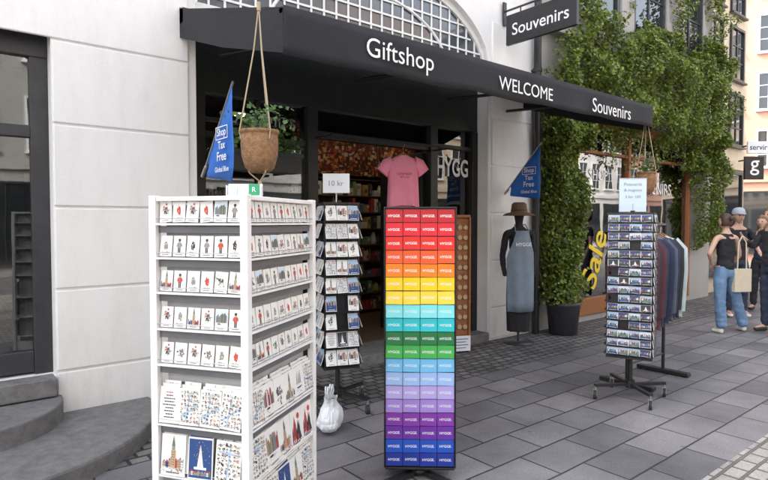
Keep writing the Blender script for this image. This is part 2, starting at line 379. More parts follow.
sf.bb(1.8,1.95,Y-.06,Y+.1,.1,2.72); sf.bb(3.02,3.14,Y-.06,Y+.1,.1,2.72); sf.bb(4.75,4.87,Y-.06,Y+.1,.1,2.72); sf.bb(5.5,5.6,Y-.06,Y+.1,.1,2.72)
sf.bb(1.95,3.02,Y-.04,Y+.1,.1,.55); sf.bb(4.87,5.5,Y-.04,Y+.1,.1,.55)
sf.bb(1.95,3.02,Y-.03,Y+.05,2.32,2.38); sf.bb(4.87,5.5,Y-.03,Y+.05,2.47,2.52); sf.bb(3.14,4.75,Y-.03,Y+.05,2.42,2.5)
sf.bb(2.47,2.51,Y-.025,Y+.05,.55,2.72)
sf.bb(4.87,5.5,Y-.09,Y-.03,.5,.58); sf.bb(1.95,3.02,Y-.09,Y-.03,.5,.58)
for xx in(2.2,2.75): sf.bb(xx-.2,xx+.2,Y-.055,Y-.035,.18,.46)
sf.bb(5.0,5.38,Y-.055,Y-.035,.18,.46)
front=sf.obj('shopfront',['blackwood'],shop,world=True,bevel=.006)
for a,b,c,d in((1.95,3.02,.55,2.72),(4.87,5.5,.55,2.72),(3.14,4.75,2.5,2.72)):
    MB().bb(a,b,Y+.01,Y+.016,c,d).obj('shop_window_pane',['glass'],front,world=True)
MB().bb(1.8,5.6,-.02,6,.0,.12).obj('threshold_step',['stone'],shop,world=True,bevel=.01)
dr=MB(); X0=4.72
dr.bb(X0-.03,X0+.02,.3,.42,.14,2.4); dr.bb(X0-.03,X0+.02,.98,1.1,.14,2.4); dr.bb(X0-.03,X0+.02,.42,.98,.14,.5); dr.bb(X0-.03,X0+.02,.42,.98,2.28,2.4)
door=dr.obj('door',['blackwood'],shop,world=True,bevel=.005)
MB().bb(X0-.008,X0-.002,.42,.98,.5,2.28).obj('door_pane',['glass'],door,world=True)
MB().tube([(X0-.05,.36,1.0),(X0-.09,.36,1.0),(X0-.09,.36,1.25),(X0-.05,.36,1.25)],.009).obj('handle',['steel'],door,world=True)
it=MB(); it.bb(1.8,7.3,4.2,4.3,0,3.3); it.bb(1.7,1.8,.5,4.3,0,3.3); it.bb(7.3,7.4,.5,4.3,0,3.3); it.bb(1.8,7.3,.35,4.3,3.2,3.3); it.bb(5.6,7.3,.5,.55,0,3.3)
it.obj('interior_walls',['intwall'],shop,world=True)
MB().bb(1.8,7.3,.5,4.2,.121,.13).obj('interior_floor',['floor'],shop,world=True)
text('HYGG',  'letter',front,(5.18,Y-.012,2.24),width=.56,world=True,bold=.02,ys_=1.5)
text('souvenirs','inkg',front,(2.5,Y-.012,2.55),width=.8,world=True)
def shelf_unit(loc,length,height,depth,rz,goods,label,frame='shelfwood',levels=8,n=9):
    e=empty('shelf_unit',loc,label,'shelf',rz)
    f=MB(); f.bb(-length/2,length/2,depth-.02,depth,0,height)
    for i in range(levels+1):
        zz=.05+(height-.08)*i/levels; f.bb(-length/2,length/2,0,depth-.02,zz-.009,zz+.009)
    for xx in(-length/2,length/2): f.bb(xx-.02,xx+.02,-.004,depth,0,height)
    f.obj('frame',[frame],e)
    gd=MB()
    for i in range(levels):
        zz=.05+(height-.08)*i/levels+.010; x=-length/2+.03; hh=(height-.08)/levels-.03
        while x<length/2-.12:
            ww=random.uniform(.03,.12); h=hh*random.uniform(.4,.98); d=random.uniform(.08,depth*.8)
            if random.random()<.93: 
                k=random.random()
                if k<.55:
                    gd.box(x+ww/2,.01+d/2,zz+h/2,ww,d,h,rz=random.uniform(-.15,.15))
                    for q in range(2): a=random.uniform(.1,.5); bz=random.uniform(.1,.6); gd.bb(x+ww*a,x+ww*(a+.35),-.006-q*.001,-.004,zz+h*bz,zz+h*(bz+.3))
                elif k<.8: gd.lathe([(0,0),(ww*.45,.0),(ww*.5,h*.3),(ww*.4,h*.7),(ww*.2,h),(0,h)],(x+ww/2,.08,zz),10)
                else:
                    for q in range(3): gd.box(x+ww/2,.05+q*.02,zz+h*.45,ww*.9,.008,h*.9,rz=random.uniform(-.3,.3))
            x+=ww+.006
    o=gd.obj('goods',[goods],e); o['kind']='stuff'
    return e
shelf_unit((5.0,2.2,.13),2.2,2.1,.35,0,'goods','timber shelf full of colourful souvenirs inside the gift shop')
shelf_unit((6.95,2.0,.13),2.2,2.1,.35,R(-90),'goods','tall shelf with souvenirs along the shop interior wall')
shelf_unit((3.0,2.6,.13),1.4,2.0,.35,0,'goods','shelf with boxed goods at the back of the gift shop')
shelf_unit((4.15,1.55,.13),.8,1.15,.4,R(-15),'goods','low table rack of mixed souvenirs inside the entrance',levels=4)
shelf_unit((2.48,.62,.13),1.0,1.5,.3,0,'goods','low display shelf behind the dark shop window')
shelf_unit((5.18,.62,.13),.6,1.7,.25,0,'goods','narrow display shelf behind the lettered shop window')
pb=MB(); pb.bb(3.95,6.3,2.16,2.18,2.25,3.0)
for q in range(900):
    a=random.uniform(3.96,6.22); b=random.uniform(2.26,2.93); s_=random.uniform(.02,.07); s2=random.uniform(.02,.07); yq=2.158-q*.00002
    if random.random()<.5: pb.poly([(a,yq,b),(a+s_,yq,b),(a+s_,yq,b+s2),(a,yq,b+s2)])
    else: pb.poly([(a+s_*.5*math.cos(t*math.pi/4),yq,b+s2*.5*math.sin(t*math.pi/4)) for t in range(8)])
top(pb.obj('print_display',['goodsr']),'patterned red-brown printed panel above the interior shelf','prints')
for p in((3.6,1.2,3.0),(4.6,1.4,3.0),(5.8,1.6,3.0),(3.2,2.2,3.0)):
    e=empty('ceiling_lamp',p,'small round warm ceiling lamp inside the shop','lamp',group='ceiling lamps in the shop')
    MB().cyl((0,0,.2),(0,0,.03),.012).cyl((0,0,.03),(0,0,-.03),.05,.1,16).obj('shade',['black'],e)
    MB().lathe([(0,-.06),(.06,-.055),(.085,-.032)],n=16).obj('bulb',['lamp'],e)
ld=MB(); Y=.16
ld.bb(-1.5,.72,Y,Y+.1,2.78,3.05); ld.bb(-1.5,.72,Y-.05,Y,2.98,3.05)
ld.bb(.60,.72,Y,Y+.1,.4,2.78); ld.bb(.10,.17,Y,Y+.08,.4,2.78); ld.bb(-1.5,-1.38,Y,Y+.1,.4,2.78); ld.bb(-.6,-.52,Y,Y+.08,.4,2.78)
ld.bb(-1.38,.6,Y,Y+.09,2.18,2.27); ld.bb(.17,.6,Y+.01,Y+.07,.42,.58); ld.bb(-.52,.1,Y+.01,Y+.07,.42,.58); ld.bb(-1.38,-.6,Y+.01,Y+.07,.42,.58)
ldo=ld.obj('entrance_door',['greyframe'],shop,world=True,bevel=.006)
MB().bb(-1.38,.6,Y+.04,Y+.046,.42,2.78).obj('door_pane',['glass'],ldo,world=True)
MB().tube([(.2,Y-.01,1.25),(.2,Y-.06,1.25),(.2,Y-.06,1.65),(.2,Y-.01,1.65)],.012).obj('handle',['steel'],ldo,world=True)
MB().bb(-1.5,.72,1.6,1.65,.4,3.05).bb(-1.5,.72,.5,1.6,3.0,3.05).bb(-1.55,-1.5,.5,1.6,.4,3.05).bb(.72,.77,.5,1.6,.4,3.05).bb(-1.5,.72,.26,1.6,.38,.41).obj('hall_walls',['intwall'],shop,world=True)
def halfstep(r,z0,z1,cx=.12):
    m=MB(); n=40; pts=[(cx+r*math.cos(math.pi+math.pi*i/n)*1.05,r*math.sin(math.pi+math.pi*i/n)-.002) for i in range(n+1)]
    k=len(pts)
    m.add([(x,y,z0) for x,y in pts]+[(x,y,z1) for x,y in pts],[tuple(range(k,2*k))]+[(i,i+1,k+i+1,k+i) for i in range(k-1)])
    return m
stp=halfstep(1.20,0,.12).obj('rounded_step',['stone'],shop,world=True,bevel=.02)
halfstep(.60,.12,.26).obj('upper_step',['stone'],stp,bevel=.015)
MB().bb(-1.5,.71,-.07,.1,.27,.405).obj('door_sill',['stone'],shop,world=True,bevel=.01)

# ---------------------------------------------------------------- awning
aw=empty('awning',(3.9,-.87,2.5),'long black canvas awning with white shop lettering over the shopfront','awning')
YF=-1.75; XA,XB=1.66,6.30
cn=MB(); nx,ny=48,8
for i in range(nx+1):
    for j in range(ny+1):
        x=XA+(XB-XA)*i/nx; t=j/ny; y=.0+YF*t; z=3.34+(2.83-3.34)*t-.03*math.sin(math.pi*t)-.006*math.sin(i*math.pi/8)**2
        cn.v.append((x,y,z))
for i in range(nx):
    for j in range(ny):
        a=i*(ny+1)+j; cn.f.append((a,a+1,a+ny+2,a+ny+1)); cn.m.append(0); cn.s.append(True)
c=cn.obj('canopy',['canvas'],aw,world=True); so2=c.modifiers.new('s','SOLIDIFY'); so2.thickness=.006
va=MB(); nz=5; nx=120
for i in range(nx+1):
    for j in range(nz+1):
        x=XA+(XB-XA)*i/nx; t=j/nz; va.v.append((x,YF-.012+.010*t*math.sin(x*5.1)+.006*t*math.sin(x*13),2.84-(.295-.06*(x-XA)/(XB-XA))*t-.006*math.sin(x*7)*t))
for i in range(nx):
    for j in range(nz):
        a=i*(nz+1)+j; va.f.append((a,a+1,a+nz+2,a+nz+1)); va.m.append(0); va.s.append(True)
v=va.obj('valance',['canvas'],aw,world=True); so2=v.modifiers.new('s','SOLIDIFY'); so2.thickness=.004
for xx in(XA,XB):
    MB().poly([(xx,0,3.33),(xx,YF,2.83),(xx,YF,2.56),(xx,YF*.5,2.80),(xx,0,3.09)]).obj('side_flap',['canvas'],aw,world=True)
fr=MB(); fr.cyl((XA,YF+.02,2.82),(XB,YF+.02,2.82),.022)
fr.bb(XA,XB,-.08,-.0,3.2,3.32)
for xx in(2.0,3.4,4.8,5.9):
    fr.cyl((xx,-.03,3.0),(xx+.35,-.9,3.0),.018); fr.cyl((xx+.35,-.9,3.0),(xx,YF+.04,2.80),.016)
fr.obj('awning_frame',['black'],aw,world=True)
MB().bb(2.35,3.5,-1.45,-1.38,2.78,2.83).obj('light_bar',['whitemet'],aw,world=True)
for s,xa,xb,zz in(('Giftshop',2.266,2.88,2.69),('WELCOME',3.616,4.36,2.685),('Souvenirs',5.02,5.76,2.69)):
    text(s,'letter',aw,((xa+xb)/2,YF-.032,zz),width=xb-xa,world=True)

hs=empty('hanging_sign',(5.87,-.57,3.83),'black projecting sign reading Souvenirs on a wall bracket','sign')
MB().box(0,0,.19,.05,1.02,.38).obj('sign_board',['black'],hs,bevel=.006)
MB().box(0,.02,.45,.02,1.08,.02).box(0,.555,.42,.06,.02,.3).box(0,-.3,.41,.012,.012,.07).box(0,.3,.41,.012,.012,.07).obj('bracket',['black'],hs)
for sgn in(-1,1): text('Souvenirs','letter',hs,(sgn*.027,0,.18),rot=(R(90),0,R(90*sgn)),width=.82,bold=.006)

def flag(loc,label,small=1.0):
    e=empty('pennant_flag',loc,label,'flag',group='blue tax free flags')
    k=small
    MB().cyl((0,.05,-.05*k),(0,-.56*k,.62*k),.009).cyl((0,.08,-.08*k),(0,.0,.0),.016).obj('flag_pole',['steel'],e)
    f=MB(); n=10
    for i in range(n+1):
        t=i/n; y=(-.04-.50*t)*k; zt=(.05+.54*t)*k; zb=(-.10-.06*t)*k
        for j in range(7):
            q=j/6; f.v.append((.014*math.sin(q*6+t*4)*q,y,zt+(zb-zt)*q))
    for i in range(n):
        for j in range(6):
            a=i*7+j; f.f.append((a,a+1,a+8,a+7)); f.m.append(0); f.s.append(True)
    fo=f.obj('flag_cloth',['blue'],e); q=fo.modifiers.new('s','SOLIDIFY'); q.thickness=.003; q.offset=0
    for s,zz,ww,bo in(('Shop',.24,.17,.012),('Tax',.145,.14,.012),('Free',.055,.18,.012),('Global Blue',-.05,.27,.01)):
        text(s,'letter',fo,(-.019,-.37*k,zz*k),rot=(R(90),0,R(-90)),width=ww*k,bold=bo)
    o=MB(); cy,cz,hw,hh,t=-.37*k,.243*k,.115*k,.052*k,.006
    for a,b,c_,d in((cy-hw,cy+hw,cz+hh-t,cz+hh),(cy-hw,cy+hw,cz-hh,cz-hh+t),(cy-hw,cy-hw+t,cz-hh+t,cz+hh-t),(cy+hw-t,cy+hw,cz-hh+t,cz+hh-t)): o.bb(-.0185,-.017,a,b,c_,d)
    o.obj('outlined_box',['letter'],fo)
    return e
flag((1.68,-.50,1.98),'blue tax free pennant on an angled pole by the white pier',.90)
flag((5.92,-.06,1.98),'blue tax free pennant on an angled pole over the dressed mannequin',.9)

# ---------------------------------------------------------------- foliage helper
def leaves(mb,pts,size,m=0):
    for p in pts:
        s=size*random.uniform(.6,1.25); 
        n=Vector((random.gauss(0,.5),random.gauss(-.6,.5),random.gauss(.6,.5))).normalized()
        a=n.orthogonal().normalized(); a=Matrix.Rotation(random.uniform(0,6.28),3,n)@a; b=n.cross(a); p=Vector(p)
        mb.add([p-a*s*.5,p+b*s*.45-a*s*.05,p+a*s*.6-n*s*.1,p-b*s*.45-a*s*.05],[(0,1,2,3)],m,False)
def basket(loc,label):
    e=empty('hanging_basket',loc,label,'hanging plant',group='baskets hanging from the awning')
    MB().lathe([(0,0),(.05,0),(.085,.03),(.105,.10),(.11,.17),(.105,.24),(.098,.24),(.09,.2),(0,.2)],n=28).lathe([(.104,.225),(.116,.235),(.116,.25),(.102,.25)],n=28).obj('wicker_basket',['wicker'],e)
    c=MB()
    for a in(0,2.1,4.2): c.tube([(0,0,.98),(.03*math.cos(a+.6),.03*math.sin(a+.6),.72),(.115*math.cos(a+.6),.115*math.sin(a+.6),.24),(.06*math.cos(a+.6),.06*math.sin(a+.6),.0),(0,0,-.05)],.0045,6)
    c.cyl((0,0,-.05),(0,0,-.13),.012,.02,8); c.cyl((0,0,.95),(0,0,1.0),.012)
    c.obj('cord',['rope'],e)
    l=MB(); pts=[]
    for k in range(26):
        a=random.uniform(0,6.28); r=random.uniform(.1,.24); top_=random.uniform(.26,.42)
        for q in range(9):
            t=q/8; pts.append((math.cos(a)*r*t+random.gauss(0,.008),math.sin(a)*r*t+random.gauss(0,.008),.22+(top_-.22)*math.sin(t*2.2)*1.0+random.gauss(0,.008)))
    leaves(l,pts,.032); l.obj('plant',['leafd'],e)
basket((1.53,-1.70,1.84),'round wicker basket with trailing plant hanging on jute cords')
basket((6.27,-1.70,1.86),'small wicker basket of green plant below the awning corner')
wp=empty('potted_plant',(2.35,-.12,2.0),'leafy green plant in a wall box by the dark shop window','plant')
MB().bb(-.35,.35,-.09,.09,0,.16).bb(-.37,.37,-.1,-.08,.14,.18).obj('planter_box',['blackwood'],wp)
for a in(-.3,.27): MB().bb(a,a+.03,.09,.32,.0,.02).obj('bracket',['black'],wp)
cl_=lambda v,m_:max(-m_,min(m_,v))
l=MB(); leaves(l,[(cl_(random.gauss(0,.2),.36),cl_(random.gauss(0,.08),.15),.18+min(.3,abs(random.gauss(.08,.09)))) for _ in range(500)],.045); l.obj('foliage',['leafd'],wp)

# ---------------------------------------------------------------- printed cards
CM=['cardwhite','ink','inkg','inkb','inkr','inkt','inkgr','sky_ink','yellow','pinkc','bluepaper']
def carddesign(name,wd,ht,kind,seed,scale_=1.0):
    r=random.Random(seed); m=MB(); m.box(0,0,0,wd,.004,ht,0)
    yy=[-.0026]
    def rect(x0,x1,z0,z1,c):
        m.poly([(x0*wd,yy[0],z0*ht),(x1*wd,yy[0],z0*ht),(x1*wd,yy[0],z1*ht),(x0*wd,yy[0],z1*ht)],c); yy[0]-=.00002
    def ell(cx,cz,rx,rz,c,n=10):
        m.poly([((cx+rx*math.cos(2*math.pi*i/n))*wd,yy[0],(cz+rz*math.sin(2*math.pi*i/n))*ht) for i in range(n)],c); yy[0]-=.00002
    def tri(x0,x1,z0,z1,c):
        m.poly([(x0*wd,yy[0],z0*ht),(x1*wd,yy[0],z0*ht),((x0+x1)/2*wd,yy[0],z1*ht)],c); yy[0]-=.00002
    def line(x0,z0,x1,z1,t,c):
        dx,dz=(x1-x0)*wd,(z1-z0)*ht; L=math.hypot(dx,dz) or 1; nx_,nz_=-dz/L*t,dx/L*t
        m.poly([(x0*wd-nx_,yy[0],z0*ht-nz_),(x1*wd-nx_,yy[0],z1*ht-nz_),(x1*wd+nx_,yy[0],z1*ht+nz_),(x0*wd+nx_,yy[0],z0*ht+nz_)],c); yy[0]-=.00002
    def caption():
        x=-.26
        while x<.24: 
            w_=r.uniform(.02,.06); rect(x,x+w_,-.43,-.405,1); x+=w_+.012
    mut=[1,1,2,2,5,4,3,6,5]
    def houses(x0,x1,zb,zt,n=6):
        x=x0; 
        while x<x1-.03:
            w_=min(r.uniform(.06,.13),x1-x); h_=zb+(zt-zb)*r.uniform(.5,1); c=r.choice([4,5,2,3,5,0,6,2]); rect(x,x+w_,zb,h_,c); tri(x,x+w_,h_,h_+.06,r.choice([1,4,2]))
            line(x,zb,x,h_,.0004,1)
            q=zb+.03
            while q<h_-.03:
                rect(x+w_*.2,x+w_*.38,q,q+.025,1); rect(x+w_*.6,x+w_*.78,q,q+.025,1); q+=.055
            x+=w_
    if kind=='figure':
        bc=r.choice([1,4,3,1,2]); ell(0,.22,.09,.06,5); ell(0,.29,.11,.07,1); rect(-.13,.13,-.1,.16,bc); line(-.2,-.02,-.12,.14,.0025,bc); line(.2,-.02,.12,.14,.0025,bc)
        rect(-.1,-.015,-.33,-.1,1); rect(.015,.1,-.33,-.1,1)
        for q in range(5): rect(-.012,.012,-.06+q*.04,-.045+q*.04,8)
        line(-.25,-.34,.25,-.34,.0006,2)
        for q in range(8): line(r.uniform(-.4,.4),r.uniform(-.3,.4),r.uniform(-.4,.4),r.uniform(-.3,.4),.0002,2)
        caption()
    elif kind=='houses':
        if r.random()<.4: rect(-.46,.46,-.1,.44,10)
        houses(-.42,.42,-.14,.3); 
        for q in range(9): 
            a=r.uniform(-.4,.2); rect(a,a+r.uniform(.05,.2),-.18-q*.02,-.173-q*.02,r.choice([3,2,7]))
        ell(r.uniform(-.2,.2),-.2,.14,.03,1); caption()
    elif kind=='boat':
        ell(0,-.14,.3,.05,1); rect(-.3,.3,-.14,-.09,0); 
        for s_ in(-.16,.02,.18): line(s_,-.1,s_,.36,.0006,1); tri(s_-.11,s_+.02,-.04,.3,r.choice([0,5,2])); line(s_-.11,-.04,s_,.3,.0004,1)
        for q in range(8): 
            a=r.uniform(-.42,.2); rect(a,a+r.uniform(.1,.25),-.2-q*.02,-.194-q*.02,3)
        caption()
    elif kind=='tower':
        houses(-.44,.44,-.3,-.08); rect(-.09,.09,-.3,.12,5); rect(-.06,.06,.12,.22,2); tri(-.07,.07,.22,.46,6); line(0,.3,0,.48,.0006,1)
        for q in range(6): rect(-.05,-.02,-.24+q*.06,-.21+q*.06,1); rect(.02,.05,-.24+q*.06,-.21+q*.06,1)
        for q in range(30): ell(r.uniform(-.42,.42),r.uniform(-.38,-.28),.02,.012,r.choice([1,2,4,6]),6)
        caption()
    elif kind=='motif':
        c=r.choice([1,1,3,2,4]); 
        pts_=[]
        n_=14
        for i in range(n_):
            t=2*math.pi*i/n_; q=r.uniform(.6,1.1); pts_.append((.19*q*math.cos(t)*wd,yy[0],(.03+.24*q*math.sin(t))*ht))
        m.poly(pts_,c); yy[0]-=.00002
        for q in range(12): a,b=r.gauss(0,.09),r.gauss(.03,.12); s_=r.uniform(.012,.04); ell(a,b,s_,s_*.7,r.choice([0,5,2,4,10,8]),7)
        for q in range(5): a=r.uniform(-.3,.3); line(a,-.25,a+r.uniform(-.1,.1),-.32,.0006,2)
        line(-.3,-.3,.3,-.3,.0005,1); caption()
    elif kind=='bike':
        for cx in(-.22,.22):
            for j in range(16):
                a=j*math.pi/8; b=a+math.pi/8; line(cx+.16*math.cos(a),-.1+.11*math.sin(a),cx+.16*math.cos(b),-.1+.11*math.sin(b),.0009,1)
            for j in range(6): a=j*math.pi/3; line(cx,-.1,cx+.15*math.cos(a),-.1+.10*math.sin(a),.0002,2)
        for a in((-.22,-.1,-.1,.12),(-.1,.12,.14,.12),(.14,.12,0,-.1),(0,-.1,-.22,-.1),(0,-.1,-.12,.18),(.22,-.1,.12,.2)): line(*a,.0011,r.choice([4,1,1]))
        line(-.18,.19,-.05,.19,.0018,1); line(.06,.22,.18,.2,.0012,1); ell(.2,.18,.07,.05,5); caption()
    elif kind=='sketch':
        for q in range(40):
            cx,cz=r.gauss(0,.14),r.gauss(.03,.13); cx=max(-.36,min(.36,cx)); cz=max(-.3,min(.36,cz)); c=r.choice(mut); s_=r.uniform(.015,.075)
            k=r.random()
            if k<.35: rect(cx-s_,cx+s_,cz-s_*.7,cz+s_*.7,c)
            elif k<.6: ell(cx,cz,s_,s_*.7,c)
            elif k<.75: tri(cx-s_,cx+s_,cz-s_,cz+s_,c)
            else: line(cx,cz,cx+r.uniform(-.2,.2)*.8,cz+r.uniform(-.2,.2)*.8,.0005,1)
        caption()
    elif kind=='map':
        line(-.4,r.uniform(-.3,.3),.4,r.uniform(-.3,.3),.004,7); line(r.uniform(-.2,.2),-.4,r.uniform(-.2,.2),.4,.003,7)
        for i in range(6):
            for j in range(8):
                cx,cz=-.39+.156*i+r.uniform(-.02,.02),-.40+.112*j; c=r.choice(mut)
                for q in range(4): 
                    a,b=cx+r.uniform(-.06,.04),cz+r.uniform(-.04,.03); rect(a,a+r.uniform(.01,.07),b,b+r.uniform(.008,.045),r.choice([c,1,2,c]))
                if r.random()<.5: tri(cx-.05,cx+.05,cz+.02,cz+.06,r.choice([4,1,5,6]))
    elif kind=='photo':
        rect(-.47,.47,-.46,.46,r.choice([3,1,2])); rect(-.47,.47,.05,.46,r.choice([7,7,10,3])); 
        houses(-.46,.46,-.1,.22)
        rect(-.47,.47,-.3,-.12,r.choice([3,1,6])); 
        for q in range(6): a=r.uniform(-.4,.2); rect(a,a+.15,-.14-q*.025,-.135-q*.025,r.choice([0,7,2]))
        x=-.3
        while x<.3: w_=r.uniform(.03,.08); rect(x,x+w_,-.41,-.37,0); x+=w_+.015
    elif kind=='darkprint':
        rect(-.46,.46,-.46,.46,3 if r.random()<.7 else 1); tri(-.13,.13,-.2,.36,0); line(-.13,-.2,.0,.36,.0006,1); line(0,-.2,0,.4,.0005,1); rect(-.25,.25,-.26,-.2,0)
        for q in range(24): a,b=r.uniform(-.4,.4),r.uniform(-.1,.42); ell(a,b,.012,.008,r.choice([0,8,5]),6)
        houses(-.42,.42,-.4,-.3); 
    elif kind=='redblack':
        tri(-.4,.1,-.3,.35,4); tri(-.1,.4,-.35,.2,1)
        for q in range(5): cx=-.34+q*.15; tri(cx-.05,cx+.05,-.2,r.uniform(.05,.3),1); rect(cx-.04,cx+.04,-.4,-.2,4 if q%2 else 1)
        ell(.18,.3,.12,.085,4,14)
        caption()
    elif kind=='textlines':
        for i in range(9):
            l_=r.uniform(.15,.4); z_=.36-i*.085; x=-l_
            while x<l_: w_=r.uniform(.03,.1); rect(x,min(l_,x+w_),z_-.03,z_,4 if i==0 else 1); x+=w_+.02
    return m.mesh(name,CM)
kinds=['motif','figure','motif','houses','sketch','motif','bike','sketch','tower','motif','figure','sketch']
MAG=[carddesign('souvenir_magnet',.059,.086,k,i) for i,k in enumerate(kinds*2)]
PCm={k:[carddesign('postcard',.098,.15,k,40+i*7+len(k)) for i in range(3)] for k in('map','boat','textlines','houses','sketch','tower','motif')}
PC=PCm['map']*3+PCm['boat'][:1]+PCm['textlines'][:1]+PCm['houses']+PCm['tower']+PCm['sketch']
PCB={k:[carddesign('postcard',.118,.17,k,340+i*7+len(k)) for i in range(2)] for k in('tower','darkprint','map','houses','redblack','boat','motif')}
PH=[carddesign('photo_magnet',.085,.062,'photo',80+i) for i in range(9)]+[carddesign('photo_magnet',.085,.062,'darkprint',95)]
def put(me,X,label,cat,group,name):
    o=bpy.data.objects.new(name,me); COL.objects.link(o); o.matrix_world=X; top(o,label,cat,group); return o
def facemat(rackM,face,d,u,h,tilt=0):
    rot={'front':0,'left':R(-90),'right':R(90),'back':R(180)}[face]
    X=rackM@Matrix.Rotation(rot,4,'Z')@Matrix.Translation((u,-d,h))
    return X@Matrix.Rotation(R(tilt),4,'X')@Matrix.Rotation(R(random.gauss(0,1.6)),4,'Y')

# ---------------------------------------------------------------- white display rack
RW,RD,RH=.66,.465,1.66
WL=(1.115,-2.326,0); wr=R(33.9)
rk=empty('display_rack',WL,'tall white four-sided rack filled with magnets and postcards','display rack',wr)
f=MB(); p=.034
for sx in(-1,1):
    for sy in(-1,1): f.bb(sx*RW/2-(p if sx>0 else 0),sx*RW/2+(p if sx<0 else 0),sy*RD/2-(p if sy>0 else 0),sy*RD/2+(p if sy<0 else 0),.10,RH)
f.bb(-RW/2+p,RW/2-p,-RD/2+.004,RD/2-.004,RH-.022,RH-.004); f.bb(-RW/2+.004,RW/2-.004,-RD/2+p,RD/2-p,RH-.024,RH-.006); f.bb(-RW/2+.01,RW/2-.01,-RD/2+.01,RD/2-.01,.10,.2)
f.obj('rack_frame',['whitemet'],rk,bevel=.003)
MB().bb(-RW/2+.05,RW/2-.05,-RD/2+.05,RD/2-.05,.2,RH-.04).obj('back_panel',['racklight'],rk)
rows=[1.592,1.450,1.305,1.153,1.003,.785,.568,.35]
sh=MB(); dk=MB(); wi=MB()
for i,h in enumerate(rows):
    hh=.043 if i<5 else .077
    zb=h-hh-.004
    for sy in(-1,1):
        ya,yb=sorted((sy*(RD/2-.002),sy*(RD/2-.05))); sh.bb(-RW/2+p,RW/2-p,ya,yb,zb-.008,zb)
        wi.cyl((-RW/2+p,sy*(RD/2-.004),zb+.02),(RW/2-p,sy*(RD/2-.004),zb+.02),.0018,n=6)
        ya,yb=sorted((sy*(RD/2-.02),sy*(RD/2-.049))); 
        if i<6: dk.bb(-RW/2+p,RW/2-p,ya,yb,zb-.040,zb-.012)
    for sx in(-1,1):
        xa,xb=sorted((sx*(RW/2-.002),sx*(RW/2-.05))); sh.bb(xa,xb,-RD/2+p,RD/2-p,zb-.008,zb)
        wi.cyl((sx*(RW/2-.004),-RD/2+p,zb+.02),(sx*(RW/2-.004),RD/2-p,zb+.02),.0018,n=6)
        xa,xb=sorted((sx*(RW/2-.02),sx*(RW/2-.049))); 
        if i<6: dk.bb(xa,xb,-RD/2+p,RD/2-p,zb-.040,zb-.012)
sh.obj('shelf',['whitemet'],rk); dk.obj('label_strip',['rackgrey'],rk); wi.obj('retaining_wire',['steel'],rk)
for sx in(-1,1):
    for sy in(-1,1):
        MB().cyl((sx*.28-.012,sy*.18,.045),(sx*.28+.012,sy*.18,.045),.045,n=18).cyl((sx*.28,sy*.18,.05),(sx*.28,sy*.18,.1),.014).obj('castor_wheel',['rubber'],rk)
RM=Matrix.Translation(WL)@Matrix.Rotation(wr,4,'Z')
bigsel={('left',6):['tower','darkprint','map'],('front',6):['map','houses','tower','redblack','redblack'],('left',7):['map','houses','boat'],('front',7):['houses','map','darkprint','tower','map']}
last=None
for i,h in enumerate(rows):
    for face,W,d in(('left',RD,RW/2),('front',RW,RD/2)):
        if i<5:
            n=6 if face=='left' else 9
            for k in range(n):
                u=-W/2+p+.002+(W-2*p-.004)*(k+.5)/n
                me=random.choice(MAG)
                while me is last: me=random.choice(MAG)
                last=me
                put(me,facemat(RM,face,d-.024,u,h,-7),'small white souvenir magnet with a printed drawing on the white rack','magnet','magnets on the white rack','souvenir_magnet')
        else:
            big=i>=6
            n=(3 if big else 4) if face=='left' else (5 if big else 6)
            for k in range(n):
                u=-W/2+p+.002+(W-2*p-.004)*(k+.5)/n
                for q in range(3 if not big else 2):
                    me=random.choice(PCB[bigsel[(face,i)][k]]) if big else random.choice(PC)
                    put(me,facemat(RM,face,d-.012-q*.009,u+q*.005*(-1)**k,h+q*.011+(.006 if big else 0),-6),'illustrated postcard standing in the white rack','postcard','postcards on the white rack','postcard')
bx=empty('leaflet_box',(1.09,-2.44,RH),'small clear leaflet box with a green card on the white rack','leaflet box',R(-35))
MB().bb(-.08,.07,-.03,.03,0,.006).bb(-.08,-.077,-.03,.03,.006,.05).bb(.067,.07,-.03,.03,.006,.05).bb(-.08,.07,.027,.03,.006,.06).obj('holder',['whitemet'],bx)
MB().bb(.018,.064,-.028,-.02,.006,.056).obj('card',['green'],bx); text('R','letter',bx,(.041,-.03,.032),width=.016)
MB().bb(-.072,-.034,-.02,-.01,.006,.05).obj('leaflet',['bluepaper'],bx); MB().bb(-.03,.01,-.022,-.012,.006,.046).obj('leaflet',['cardwhite'],bx)

